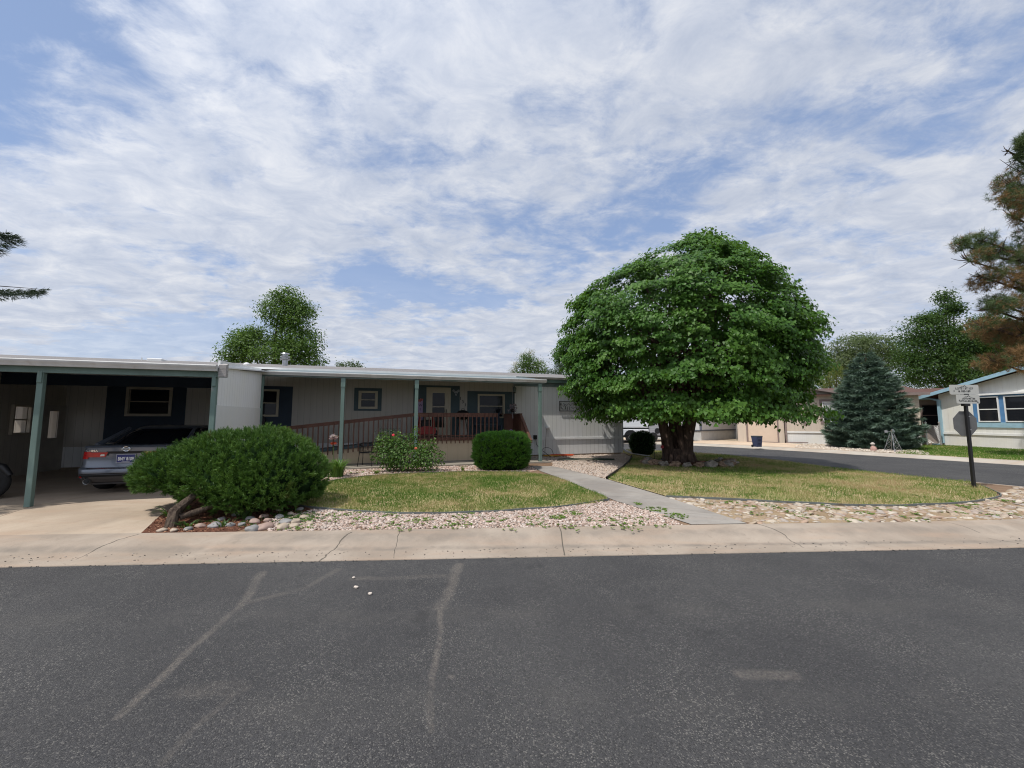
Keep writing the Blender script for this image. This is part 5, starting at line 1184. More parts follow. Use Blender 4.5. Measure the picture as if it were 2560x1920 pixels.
for i in range(64):
    s_ = starts[i % len(starts)]; zc = r_.uniform(1.9, 7.6); L, Rr = np.interp(zc+.1, zs, Ls), np.interp(zc+.1, zs, Rs)
    a = r_.uniform(0, 6.283) if i > 14 else r_.uniform(-2.4, -.9); c, s2 = math.cos(a), math.sin(a); e = Vector((CX-6.0+c*(Rr if c > 0 else L)*.78, s2*(L+Rr)/2*.72, zc*.93))
    md = s_.lerp(e, .5)+Vector((0,0,.25+r_.uniform(-.2,.3)))
    pts = [s_, s_.lerp(md, .5)+Vector((0,0,.1)), md, md.lerp(e, .5)+Vector((0,0,.08)), e]; lm.tube(pts, [.075,.055,.04,.026,.012], 6, False, jit=.1)
    for j in range(9):
        q = pts[r_.choice((2,3))].lerp(pts[4], r_.random()); dv = (e-s_).normalized()+Vector((r_.uniform(-1,1), r_.uniform(-1,1), r_.uniform(-.3,.9)))
        tw.tube([q, q+dv*.2+Vector((0,0,.03)), q+dv*.42+Vector((0,0,.02))], [.012,.008,.004], 4, False)
lm.add(tw.v, tw.f); obj('branches', lm, bark('branch_bark', (.060,.040,.034), (.13,.09,.075), 9), tree, smooth=60)
# rock ring
RK = [mat('ring_rock_brown', (.25,.17,.12), .85, .3, 5, bump=.6, bs=20), mat('ring_rock_grey', (.26,.23,.20), .85, .3, 5, bump=.6, bs=20)]
names = ['low grey', 'chunky brown', 'tall rust-brown', 'squat grey', 'flat brown', 'long grey', 'reddish brown', 'wide grey', 'angular brown', 'lumpy grey', 'rounded brown', 'jagged grey', 'small brown', 'pale grey', 'dark brown', 'buried grey']
plc = ['left end of the ring', 'left of the metal flower stakes', 'below the metal flower stakes', 'left front of the ring', 'in front of the left trunk stem', 'just left of the trunk centre', 'below the fork of the trunk', 'in front of the right trunk stem',
       'right front of the ring', 'right of the trunk foot', 'third from the right end of the ring', 'second from the right end of the ring', 'right end of the ring', 'behind the trunk on the left', 'behind the trunk', 'behind the trunk on the right']
for i in range(16):
    a = R(176+i*15.0) if i < 13 else R(20+(i-13)*60)
    s = .135+.05*((i*37) % 5)/4
    mb = MB().blob((0,0,0), (s*1.25, s*.9, s*.72), 3, .6, 1.6, i+60)
    single('ring_rock', mb, RK[i % 2], f'{names[i]} rock under the big tree, {plc[i]}', 'rock', 'rocks ringing the big tree', (6.2+1.45*math.cos(a), 14.35+1.12*math.sin(a), .17), a, smooth=25)
struct('tree_bed', MB().blob((6.2,14.4,.09), (1.4,1.1,.10), 3, .1), M['mulch'], True)
# metal flower stakes
for px, py, hz, label, colr in ((1632,1118,.62,'black round-headed garden stake left of the trunk',(.02,.02,.02)),(1652,1122,.56,'leaning red metal flower stake close to the trunk',(.30,.03,.04))):
    X = (px-1280)*.0142; b_ = thing('garden_stake', label, 'garden stake', (X, 14.2, .12), 0, 'garden stakes by the big tree')
    lean = .0 if px < 1640 else -.08
    obj('stem', MB().tube([(0-lean,0,0),(0,0,hz)], .008, 5), M['black'], b_); fm_ = mat('stake_head', colr, .5)
    hd = MB()
    if lean == 0: hd.lathe([(.02,-.01),(.05,0),(.02,.01)], 14, (0,0,hz+.02), 'y')
    else:
        for k in range(7): hd.blob((.035*math.cos(k*.9), 0, hz+.03+.035*math.sin(k*.9)), (.03,.012,.03), 1, .2, 1, k)
    obj('flower_head', hd, fm_, b_); obj('leaf', MB().blob((-.04,0,hz*.25), (.05,.008,.03), 1, .2), M['black'], b_)
# -------- mugo pine
mugo = thing('mugo_pine', 'wide dark green mugo pine spreading low over the mulch bed beside the driveway', 'shrub', (-4.95, 6.35, .1))
bl = [(-1.05,.95,.60,.62,.62,.34),(-.75,.75,.66,.72,.68,.42),(-.15,.95,.78,.80,.85,.56),(.45,1.0,.80,.78,.90,.58),(.85,.95,.58,.74,.85,.58),(.20,.55,.52,.85,.62,.50),(.70,.55,.38,.72,.62,.42),(1.15,.95,.40,.42,.55,.40)]
r = np.random.default_rng(77); C = []; Nn = []
while len(C) < 4300:
    k = r.integers(len(bl)); cx, cy, cz, rx, ry, rz_ = bl[k]; v = r.normal(0, 1, 3); v /= np.linalg.norm(v)
    if v[2] < -.55: continue
    bump = 1+.17*mnoise.noise(Vector((v[0]*4.5+k, v[1]*4.5, v[2]*4.5)))+.05*r.random()
    cx *= .92; rx *= .93; cz *= .96; p = np.array([cx+v[0]*rx*bump, cy+v[1]*ry*bump, cz+v[2]*rz_*bump*.96])
    if any(((p[0]-c[0])/c[3])**2+((p[1]-c[1])/c[4])**2+((p[2]-c[2])/c[5])**2 < .86 for j, c in enumerate(bl) if j != k): continue
    if p[2] < .10: continue
    C.append(p); Nn.append(unit(np.array([v[0]/rx, v[1]/ry, v[2]/rz_])))
C = np.array(C); Nn = unit(np.array(Nn)+[0,0,.75]+r.normal(0,.22,(len(C),3)))
K = 30; N = len(C)*K; ax = np.repeat(Nn, K, 0); tt = r.random(N); sc = np.repeat(.8+.5*r.random(len(C)), K)
base = np.repeat(C, K, 0)+ax*(tt*.10*sc-.03)[:, None]
rd = unit(np.cross(ax, r.normal(0,1,(N,3)))); d = unit(rd*(1.0-.55*tt[:, None])+ax*(.75+.5*tt[:, None])); nn = np.cross(d, ax)+r.normal(0,.2,(N,3))
V, F = stamp(NEEDLE[0], NEEDLE[1], base, nn, d, np.c_[np.full(N, .0085), .046*sc, np.ones(N)])
npmesh('foliage', V, F, leafmat('mugo_needle', [(.024,.062,.014),(.055,.125,.022),(.10,.19,.033),(.17,.27,.055)], .12, .5, .3, warm=((.13,.13,.03), 2.6, .66, .78), tone=True), mugo, tone=np.repeat(np.repeat(r.random(len(C)), K), 4))
# bare shaded inner branches + core coloured near-black for the shade inside
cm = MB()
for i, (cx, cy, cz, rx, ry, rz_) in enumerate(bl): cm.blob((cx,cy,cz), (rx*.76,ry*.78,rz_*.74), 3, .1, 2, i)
obj('shade_core', cm, mat('mugo_shade_core', (.010,.022,.008), 1.0, .4, 12, spec=0), mugo)
bt = MB()
for pts, rr in [([(.0,-.38,-.05),(-.02,-.32,.2),(.06,.0,.42),(.2,.5,.7)], [.09,.07,.055,.04]), ([(.02,-.35,.1),(-.18,.1,.3),(-.6,.6,.5)], [.05,.04,.03]), ([(.05,-.3,.12),(.5,.2,.3),(.8,.6,.4)], [.045,.035,.03])]:
    bt.tube(pts, rr, 9, True, jit=.35)
obj('trunk', bt, bark('mugo_bark', (.045,.032,.026), (.13,.10,.075), 16), mugo, smooth=60)
def needle_bush(name, label, cat, loc, shape, n, K, ln, colm, core, sz=.005, up=.8, ex=3.0):
    """clipped evergreen: shape=(rx,ry,h) superellipsoid"""
    t = thing(name, label, cat, loc); r = np.random.default_rng(n); rx, ry, h = shape
    v = unit(r.normal(0,1,(n*2,3))); q = (np.abs(v)**ex).sum(1)**(-1/ex); p = v*q[:, None]; p = p[p[:, 2] > -.92][:n]; v = v[:len(p)]
    nr = unit(np.sign(p)*np.abs(p)**(ex-1)); bz = 1+.03*r.random(len(p))+.14*np.array([mnoise.noise(Vector(tuple(c*3.2))) for c in p])
    C = p*bz[:, None]*np.array([rx,ry,h/2])+[0,0,h/2+.02]
    ax = unit(nr+[0,0,up]+r.normal(0,.3,(len(C),3))); N = len(C)*K; A = np.repeat(ax, K, 0); tt = r.random(N)
    base = np.repeat(C, K, 0)+A*(tt*.07-.05)[:, None]; d = unit(A+unit(np.cross(A, r.normal(0,1,(N,3))))*.75)
    V, F = stamp(NEEDLE[0], NEEDLE[1], base, np.cross(d, A)+.01, d, np.c_[np.full(N, sz), np.full(N, ln)*(.7+.6*r.random(N)), np.ones(N)])
    npmesh('foliage', V, F, colm, t, tone=np.repeat(np.repeat(r.random(len(C)), K), 4))
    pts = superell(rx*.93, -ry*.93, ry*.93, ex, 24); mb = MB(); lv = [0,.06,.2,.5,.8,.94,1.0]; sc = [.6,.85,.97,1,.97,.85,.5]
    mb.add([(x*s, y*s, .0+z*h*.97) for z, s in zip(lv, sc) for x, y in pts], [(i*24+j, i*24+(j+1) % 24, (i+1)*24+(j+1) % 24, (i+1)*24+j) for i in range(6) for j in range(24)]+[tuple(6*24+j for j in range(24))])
    obj('shade_core', mb, core, t); return t
dk = mat('dark_core', (.010,.020,.008), 1.0, .4, 15, spec=0)  # near-black colour stands for the shade inside the clipped shrubs
needle_bush('clipped_yew', 'bright green clipped boxy evergreen between the porch stairs and the path', 'shrub', (-.32, 12.95, .1), (.83,.72,1.10), 2300, 20, .085,
            leafmat('yew_needle', [(.014,.055,.009),(.040,.120,.016),(.095,.215,.030)], .2, .45, .35, warm=((.22,.10,.03), 1.9, .74, .8), tone=True), dk, .0095, 1.3, 3.6)
needle_bush('round_shrub', 'dark ball-shaped shrub at the corner of the house beside the downspout', 'shrub', (5.82, 18.05, .1), (.52,.48,1.0), 1100, 12, .06,
            leafmat('dark_needle', [(.012,.035,.012),(.045,.10,.03)], .1, tone=True), dk, .010, .5, 2.3)
# rose bush
rose = thing('rose_bush', 'loose leafy rose bush with two red blooms in the bed in front of the porch', 'shrub', (-3.12, 12.2, .1))
blr = [(-.55,0,.55,.50,.45,.50),(.05,0,.45,.65,.5,.42),(.62,0,.42,.48,.45,.38),(-.75,.0,.85,.28,.25,.34),(-.05,.05,.85,.34,.3,.30),(.42,.05,.72,.32,.3,.26),(-.38,.05,1.0,.16,.16,.22),(.18,.0,1.18,.12,.12,.22),(.75,0,.85,.16,.15,.15),(-1.05,-.1,.5,.12,.12,.12)]
r = np.random.default_rng(12); ps = []; ns = []
for cx, cy, cz, rx, ry, rz_ in blr:
    k = int(2600*rx*ry*(1.5 if rx > .3 else 2.6)*rz_/.4); v = unit(r.normal(0,1,(k,3))); q = (.55+.5*r.random(k))[:, None]
    ps.append(v*q*[rx,ry,rz_]+[cx,cy,cz]); ns.append(v)
ps = np.vstack(ps); ns = np.vstack(ns); k_ = ps[:, 2] > .05; ps, ns = ps[k_], ns[k_]; n = len(ps)
V, F = stamp(OVAL[0]*[1.5,1,1], OVAL[1], ps, unit(ns+[0,0,.7])+r.normal(0,.45,(n,3)), ns+r.normal(0,.6,(n,3))+[0,0,-.2], .045+.035*r.random(n))
npmesh('foliage', V, F, leafmat('rose_leaf', [(.035,.085,.018),(.075,.15,.028),(.14,.235,.045)], .3, .5, .35, warm=((.16,.05,.05), 3.0, .68, .76)), rose)
sm = MB(); rr = random.Random(3)
for i in range(34):
    a = rr.uniform(0,6.283); c = blr[i % len(blr)]; sm.tube([(c[0]*.25,.05*math.cos(a),0),(c[0]*.7,c[1],c[2]*.6),(c[0]+rr.uniform(-.1,.1),c[1]+rr.uniform(-.1,.1),c[2]+c[5]*rr.uniform(.4,1.05))], [.010,.007,.004], 5, False)
obj('stems', sm, mat('rose_stem', (.10,.11,.05), .8), rose)
for (x, z, c) in ((-.42,1.10,(.62,.04,.06)),(.30,.72,(.55,.12,.06))):
    fb = MB()
    for k in range(9): fb.blob((x+.022*math.cos(k*.7), -.34 if z < 1 else -.18, z+.02*math.sin(k*.7)), (.024,.02,.02), 1, .3, 1, k)
    obj('bloom', fb, mat('rose_bloom', c, .6, .2, 20), rose)
# daylily clump with tall pink and white flower beside the porch post
def blades(n, rad, h, seed, wid=.011, spread=.55):
    r = np.random.default_rng(seed); vs = []; fs = []; b = 0
    for i in range(n):
        a = r.random()*6.283; q = rad*r.random(); hh2 = h*(.55+.6*r.random()); sp_ = spread*(.3+r.random())*hh2; S = 6; w0 = wid*(.7+.6*r.random())
        dx, dy = math.cos(a), math.sin(a)
        for k in range(S+1):
            t = k/S; x = q*dx+dx*sp_*t**1.7; y = q*dy+dy*sp_*t**1.7; z = hh2*(t-.42*t**3.2); w = w0*(1-t**2)+.001
            vs += [(x-dy*w, y+dx*w, z), (x+dy*w, y-dx*w, z)]
        fs += [(b+2*k, b+2*k+1, b+2*k+3, b+2*k+2) for k in range(S)]; b += 2*(S+1)
    return np.array(vs), np.array(fs)
lily = thing('daylily', 'arching daylily clump with a tall pink and white flower spike beside the second porch post', 'plant', (-4.75, 11.05, .1))
V, F = blades(150, .16, .72, 4); npmesh('blades', V, F, leafmat('lily_blade', [(.05,.12,.02),(.10,.20,.035),(.17,.27,.06)], .3), lily)
obj('flower_stem', MB().tube([(-.25,.3,0),(-.27,.3,.95)], .008, 5), mat('flower_stem', (.10,.17,.05), .7), lily)
def petals(n, c, s, cols, seed):
    r = np.random.default_rng(seed); v = unit(r.normal(0,1,(n,3))); v[:, 2] = np.abs(v[:, 2])*.8
    return stamp(OVAL[0]*[1.4,1,1], OVAL[1], np.array(c)+v*s*.35*r.random((n,1)), np.cross(v, r.normal(0,1,(n,3))), v, s*(.6+.5*r.random(n)))
V, F = petals(70, (-.26,.28,1.03), .13, None, 5); npmesh('flower', V, F, leafmat('pale_petal', [(.62,.50,.56),(.8,.78,.76),(.55,.30,.36),(.75,.70,.72)], .25), lily)
V, F = petals(40, (-.24,.26,.88), .09, None, 6); npmesh('flower', V, F, leafmat('red_petal', [(.45,.03,.03),(.60,.07,.05),(.35,.10,.06)], .25), lily)
lb = thing('leafy_perennial', 'low yellow-green leafy plant against the left side of the daylily clump', 'plant', (-5.02, 11.15, .1))
n = 260; r = np.random.default_rng(6); v = unit(r.normal(0,1,(n,3))); v[:, 2] = np.abs(v[:, 2])
V, F = stamp(OVAL[0]*[1.4,1,1], OVAL[1], v*[.26,.22,.42]*(.6+.4*r.random((n,1))), v+[0,0,.5], v+r.normal(0,.5,(n,3)), .06+.03*r.random(n)); npmesh('foliage', V, F, leafmat('perennial_leaf', [(.06,.13,.02),(.13,.22,.04)], .3), lb)
ps_ = [(-5.25,10.9,.17,'pale flat stepping stone'),(-5.15,10.55,.12,'small white boulder')]
for x, y, s, l in ps_: single('garden_rock', MB().blob((0,0,0), (s*1.3,s,s*.55), 3, .3, 1.4, int(s*100)), mat('white_rock', (.55,.52,.48), .8, .15, 6), l+' between the daylily and the mugo pine', 'rock', 'pale rocks by the daylily', (x,y,.16), smooth=30)
tu = thing('grass_tuft', 'small tuft of broad grass in the gravel between the daylily and the rose bush', 'plant', (-3.9+.0, 11.75, .1)); V, F = blades(40, .08, .18, 14, .009, .8); npmesh('blades', V, F, M['weed'], tu)
tu = thing('grass_tuft', 'thin weed tuft in the gravel just left of the clipped evergreen', 'plant', (-1.5, 12.4, .1)); V, F = blades(26, .05, .20, 15, .007, .5); npmesh('blades', V, F, M['weed'], tu)
for (px, py, nb, h, l) in ((430,1300,30,.30,'spindly weed at the foot of the mugo pine trunk'),(610,1298,36,.24,'leafy weed in the shade under the middle of the mugo pine'),(470,1318,24,.14,'flat weed on the mulch beside the kerb'),(560,1316,20,.14,'narrow-leaved weed between two river rocks')):
    g = G(px, py); tu = thing('weed_plant', l, 'plant', (g.x, g.y, .1), 0, 'weeds in the mulch bed'); V, F = blades(nb, .10, h, px, .012, .9); npmesh('blades', V, F, leafmat('mulch_weed', [(.03,.075,.02),(.07,.13,.03)], .25), tu)

def spruce(name, label, loc, H, prof, cols, seed, levels=30, nb=15, spray=.16, dens=26, z0=.1, group=None, trunk_r=.14, keep=None, droop=.12):
    """conifer: whorls of drooping branches clothed in short needle sprays"""
    t = thing(name, label, 'tree', loc, 0, group); r = np.random.default_rng(seed); bm = MB(); P_ = []; D_ = []; N_ = []
    for i in range(levels):
        z = z0+(H-z0)*(i+.5*r.random())/levels; R0 = prof(z/H)
        k = max(5, int(nb*(R0/prof(.15)+.25)))
        for j in range(k):
            a = 6.283*(j+r.random())/k; L = R0*(.78+.34*r.random()); c, s = math.cos(a), math.sin(a)
            if keep and not keep(c, s, z, L): continue
            e = lambda q: np.array([c*L*q, s*L*q, z-droop*L*q+.16*L*q**3+.0])
            bm.tube([e(0), e(.5), e(1.0)], [.012+.012*L, .012+.005*L, .006], 4, False)
            m = int(dens*L/.6)+4; q = .12+.9*np.sqrt(r.random(m)); w = (1-q)*L*.42+.05*L+.05
            sd = r.uniform(-1, 1, m); pts = np.array([e(x) for x in q]); pts[:, 0] += -s*sd*w; pts[:, 1] += c*sd*w; pts[:, 2] += -.10*np.abs(sd)*w*2-.05*r.random(m)*L*.5
            d = np.c_[c-s*sd*.9, s+c*sd*.9, .05+.25*r.random(m)-.1]; P_.append(pts); D_.append(d); N_.append(np.c_[np.zeros(m), np.zeros(m), np.ones(m)]+r.normal(0,.35,(m,3)))
    P_ = np.vstack(P_); D_ = unit(np.vstack(D_)); N_ = np.vstack(N_); m = len(P_); K = 5
    p = np.repeat(P_, K, 0); d = np.repeat(D_, K, 0); nn = np.repeat(N_, K, 0); sd = np.tile(np.linspace(-1, 1, K), m)[:, None]; nrm = unit(nn); rt = np.cross(unit(d), nrm)
    d2 = unit(d+rt*sd*.85+r.normal(0,.12,(m*K,3))); p = p+d*((1-np.abs(sd))*.25*spray)
    V, F = stamp(NEEDLE[0], NEEDLE[1], p, nrm+r.normal(0,.3,(m*K,3)), d2, np.c_[np.full(m*K, spray*.17), spray*(.7+.6*r.random(m*K)), np.ones(m*K)])
    npmesh('foliage', V, F, leafmat(name+'_needle', cols, .06, .6, .25), t)
    bm2 = MB().tube([(0,0,-.1),(0,0,H*.5),(0,0,H*.98)], [trunk_r, trunk_r*.55, .01], 8); obj('trunk', bm2, M['bark_dark'], t, smooth=60); obj('branches', bm, M['bark_dark'], t)
    return t
spruce('blue_spruce', 'broad blue-green spruce reaching the ground in front of the tan house', (20.0, 22.4, .1), 5.4, lambda q: 2.3*max(.02, (1-q))**.64*(1-.18*max(0, .22-q)/.22), [(.05,.09,.065),(.115,.18,.135),(.22,.30,.235)], 31, 30, 17, .19, 26, z0=.12)
spruce('spruce_tree', 'tall dark spruce beyond the left edge, its branch tips over the carport roof', (-15.35, 6.2, .1), 9.0, lambda q: 4.6 if q < .64 else 4.5*((1-q)/.45)**2.0, [(.012,.022,.016),(.022,.038,.024),(.035,.05,.03)], 33, 8, 9, .10, 120, z0=4.7, trunk_r=.22, keep=lambda c, s, z, L: z < 6.0 or L < 2.5, droop=.10)
def broadleaf(name, label, Y, blobs, cols, leaf, seed, dens=1.0, trunk=None, T=OVAL, shell=.25, warm=None, depth=.8, trans=.3):
    """blobs: (px, py, r_px [, ry_px]) of the photograph, standing at distance Y"""
    cs = []
    for b in blobs:
        c = P(b[0], b[1], Y); kk = .86 if name == 'leafy_tree' else 1; rx = kk*b[2]*Y/1000; rz_ = kk*(b[3] if len(b) > 3 else b[2])*Y/1000; cs.append((c.x, Y+(random.Random(b[0]).uniform(-.4,.4))*rx, c.z, rx, rx*depth, rz_))
    bx = trunk if trunk is not None else sum(c[0] for c in cs)/len(cs)
    t = thing(name, label, 'tree', (bx, Y, .0)); r = np.random.default_rng(seed); Vs = []; Fs = []; b0 = 0
    for cx, cy, cz, rx, ry, rz_ in cs:
        n = int(dens*26*(rx*rz_+.3)/(leaf*6)**1.0)+10; v = unit(r.normal(0,1,(n,3))); v[:, 1] -= .25; v = unit(v)
        k = np.array([1+.16*mnoise.noise(Vector(tuple(x*2.2))+Vector((cx,0,cz))) for x in v])[:, None]
        C = v*k*np.array([rx,ry,rz_])*(1-shell*r.random((n,1))**1.5)+[cx-bx,cy-Y,cz]; C[:, 2] = np.maximum(C[:, 2], .3)
        V, F = pads(C, v, leaf*4.2*(.6+.7*r.random(n)), .28, 22, leaf, T, seed+int(cx), .35, .6, .6); Vs.append(V); Fs.append(F+b0); b0 += len(V)
    npmesh('crown', np.vstack(Vs), np.vstack(Fs), leafmat(name+'_leaf', cols, trans, .55, .25, warm=warm), t)
    tm = MB(); top = max(c[2] for c in cs); tm.tube([(0,0,-.2),(0,0,top*.4),(0,0,top*.75)], [.25,.18,.08], 10, jit=.2)
    for c in cs: tm.tube([(0,0,top*.28),((c[0]-bx)*.5,(c[1]-Y)*.5,(top*.28+c[2])*.55),(c[0]-bx,c[1]-Y,c[2]),(c[0]-bx,c[1]-Y,c[2]+c[5]*.8)], [.10,.07,.04,.015], 6, False)
    obj('trunk', tm, M['bark_dark'], t, smooth=60); return t
broadleaf('leafy_tree', 'rounded mid-green tree rising behind the roof left of the flue', 30, [(725,745,30,26),(700,780,45,42),(745,790,42,45),(720,840,62,50),(765,860,45,45),(640,862,42,38),(605,880,40,36),(700,890,70,30),(775,900,36,24),(590,900,30,22),(758,775,20,22),(600,842,18,16),(640,835,16,18)],
          [(.036,.085,.016),(.085,.16,.028),(.16,.25,.05)], .17, 51, 2.8)
broadleaf('small_tree', 'thin pale-topped tree showing above the right end of the roof', 36, [(1325,912,20,20),(1345,918,16,16),(1305,925,14,14),(1316,900,10,14),(1330,935,24,18)], [(.045,.095,.02),(.09,.15,.035)], .15, 52, 1.2)
broadleaf('birch_tree', 'sparse silvery tree with bare twigs behind the small green one', 38, [(1308,895,16,18),(1290,915,14,14),(1325,885,14,16),(1282,928,10,8),(1345,905,12,14)], [(.30,.30,.24),(.42,.40,.34),(.20,.24,.14)], .09, 53, .35, shell=.9)
broadleaf('distant_tree', 'tiny treetop just above the roof right of the flue', 45, [(860,915,10,5),(884,913,9,7)], [(.04,.07,.03),(.07,.10,.04)], .2, 54, .9)
broadleaf('distant_conifer', 'two small dark treetops above the roof near the big tree', 48, [(1362,931,4,5),(1389,931,4,6)], [(.04,.05,.05),(.05,.07,.06)], .2, 55, .9)
broadleaf('tall_conifer', 'dark pointed tree peeping out left of the big tree crown', 44, [(1400,905,10,20),(1404,930,14,20),(1398,885,5,8)], [(.03,.05,.04),(.05,.08,.05)], .2, 56, 1.0)
broadleaf('cottonwood', 'pale grey-green tree behind the tan house', 46, [(2110,870,46,30),(2180,868,44,26),(2085,905,40,36),(2140,910,60,40),(2205,900,30,36),(2235,885,14,26),(2165,850,26,14),(2100,950,60,36)], [(.055,.085,.035),(.10,.135,.055),(.16,.19,.09)], .2, 57, 2.0)
broadleaf('yellow_green_tree', 'small yellow-green tree between the big tree and the spruce', 38, [(2070,945,26,22),(2090,930,18,16)], [(.09,.12,.025),(.15,.17,.04)], .14, 58, 1.2)
broadleaf('shade_tree', 'large dark green tree with sprigs at its top behind the white and blue house', 33, [(2300,830,42,38),(2350,860,60,60),(2400,850,52,52),(2440,890,60,60),(2290,880,40,44),(2330,920,60,44),(2270,925,34,40),(2400,940,80,40),(2362,742,9,12),(2370,768,16,10),(2345,790,22,10),(2386,775,10,12),(2310,800,16,12),(2480,850,50,70),(2540,870,60,90)],
          [(.016,.042,.010),(.035,.080,.016),(.085,.145,.025)], .17, 59, 2.5)
broadleaf('background_tree', 'dark tree filling the gap between the tan house and the white house', 40, [(2250,965,40,30),(2310,985,40,30),(2345,1000,30,30),(2230,1000,40,40)], [(.016,.04,.012),(.04,.08,.02)], .17, 60, 1.2)
# pine at the right edge: long needle tufts, part of them brown
pine = thing('pine_tree', 'tall pine at the right edge with many rust-brown needles', 'tree', (22.6, 16.5, .1))
PB = [(2550,380,34,50,0),(2535,395,30,34,0),(2515,375,18,20,0),(2540,470,36,50,.5),(2510,500,24,32,.4),(2530,540,32,34,.6),(2570,440,50,80,.3),(2400,612,34,20,.1),(2450,600,40,22,.1),(2420,650,36,26,.3),(2450,690,30,20,.4),(2500,620,50,26,.2),(2550,640,50,40,.3),(2530,700,50,34,.8),(2480,700,32,24,.8),
      (2560,760,60,50,.5),(2500,760,46,30,.2),(2470,770,36,22,.1),(2550,830,60,40,.9),(2490,820,44,34,.8),(2450,810,20,20,.6),(2540,900,60,36,.85),(2490,905,36,26,.8),(2600,560,60,90,.3),(2600,700,70,90,.5),(2600,850,70,80,.6)]
r = np.random.default_rng(91); P0_ = []; BR = []
pb = MB(); pb.tube([(.6,0,-.1),(.5,0,4),(.3,0,8),(.3,0,12.8)], [.30,.25,.18,.05], 10, jit=.15)
for px, py, rx, ry, br in PB:
    c = P(px, py, 16.5); k = int(rx*ry*.085)+14; v = unit(r.normal(0,1,(k,3)))*(r.random((k,1))**.4)
    q = np.array([c.x-22.6, r.uniform(-.5,.5), c.z-.1])+v*np.array([rx,.75*(rx+ry)/2,ry])*.0165; P0_.append(q); BR.append(np.full(k, br))
    tgt = Vector((c.x-22.6, 0, c.z-.1)); s_ = Vector((.4, 0, max(1, tgt.z-.25*abs(tgt.x)))); pb.tube([s_, s_.lerp(tgt,.5)+Vector((0,.1,-.15)), tgt], [.07,.05,.02], 6, False)
    for i in range(9):
        e = tgt+Vector((r.uniform(-1,1)*rx, r.uniform(-.5,.5)*rx, r.uniform(-.8,.9)*ry))*.0165; pb.tube([tgt+Vector((.1,0,-.05)), tgt.lerp(e,.6)+Vector((0,0,-.05)), e], [.02,.014,.006], 4, False)
P0_ = np.vstack(P0_); BR = np.concatenate(BR); isb = r.random(len(BR)) < BR
ndc = {False: leafmat('pine_needle', [(.045,.075,.030),(.08,.12,.045),(.14,.17,.07)], .1, .6, .25), True: leafmat('dry_pine_needle', [(.17,.095,.045),(.28,.16,.075),(.20,.14,.06)], .1, .7, .2)}
for flag, nm in ((False, 'foliage'), (True, 'dry_foliage')):
    C = P0_[isb == flag]; K = 30; N = len(C)*K; A = np.repeat(unit(r.normal(0,1,(len(C),3))+[-.3,0,.6]), K, 0); d = unit(A*.8+r.normal(0,.75,(N,3)))
    V, F = stamp(NEEDLE[0], NEEDLE[1], np.repeat(C, K, 0)+A*r.uniform(-.1,.08,(N,1)), r.normal(0,1,(N,3)), d, np.c_[np.full(N,.0095), .14+.07*r.random(N), np.ones(N)]); npmesh(nm, V, F, ndc[flag], pine)
obj('trunk', pb, M['bark_dark'], pine, smooth=60)
# ================================================================== neighbours
M['h188'] = siding('siding_beige', (.58,.50,.42), .3, 0, .18, gw=.02)
M['pale_skirt'] = siding('skirting_white', (.74,.74,.73), .10, 0, .22)
M['brown'] = mat('mauve_brown_trim', (.22,.17,.16), .6, .1, 3)
M['blind'] = mat('window_blind', (.52,.54,.53), .5)
def simple_window(parent, u0, u1, z0, z1, y, fm, outer=None, blind=False, label=None):
    f = MB(); a = .06
    f.box(u0-a,u1+a,y-.05,y-.005,z1,z1+a).box(u0-a,u1+a,y-.05,y-.005,z0-a,z0).box(u0-a,u0,y-.05,y-.005,z0,z1).box(u1,u1+a,y-.05,y-.005,z0,z1).box(u0,u1,y-.045,y-.007,(z0+z1)/2-.025,(z0+z1)/2+.025)
    o = obj('window', f, fm, parent, label=label)
    obj('pane', MB().box(u0,u1,y-.02,y-.004,z0,z1), M['glass'], o)
    if blind: obj('blind', MB().box(u0+.02,u1-.02,y-.026,y-.021,(z0+z1)/2+.03,z1), M['blind'], o)
    if outer: obj('surround', MB().box(u0-.2,u1+.2,y-.03,y-.004,z1+.06,z1+.2).box(u0-.2,u1+.2,y-.03,y-.004,z0-.2,z0-.06).box(u0-.2,u0-.06,y-.03,y-.004,z0-.06,z1+.06).box(u1+.06,u1+.2,y-.03,y-.004,z0-.06,z1+.06), outer, o)
    return o
h1 = thing('tan_house', 'beige mobile home number 188 with a brown roof and white skirting, behind the spruce', 'house', (18.5, 27.1, .1), R(-30))
obj('wall', MB().box(0,6.6,0,8,.78,3.15).prism([(0-.0,3.152),(3.3,3.152),(.6,3.95),(-.0,3.85)], 'y', 0, .1), M['h188'], h1)
obj('skirting', MB().box(.02,6.58,.03,8,0,.70), M['pale_skirt'], h1); obj('belt_trim', MB().box(-.01,6.6,-.03,0,.70,.80), M['white'], h1)
simple_window(h1, 2.05, 3.45, 1.5, 2.68, 0, M['white'], M['brown'], True, 'white framed window with a half-lowered blind')
rfm = slope(MB(), -.4, 7.0, -.35, 3.18, 4.0, 3.85); rfm.add([(3.5,-.4,3.16),(-.3,-.4,4.08),(-.3,4,4.1),(3.5,4,3.2),(3.5,-.4,3.08),(-.3,-.4,3.98),(-.3,4,4.0),(3.5,4,3.1)], [(0,1,2,3),(4,7,6,5),(0,4,5,1),(0,3,7,4)])
slope(rfm, -.4, 7.0, 8.35, 3.18, 4.0, 3.85)
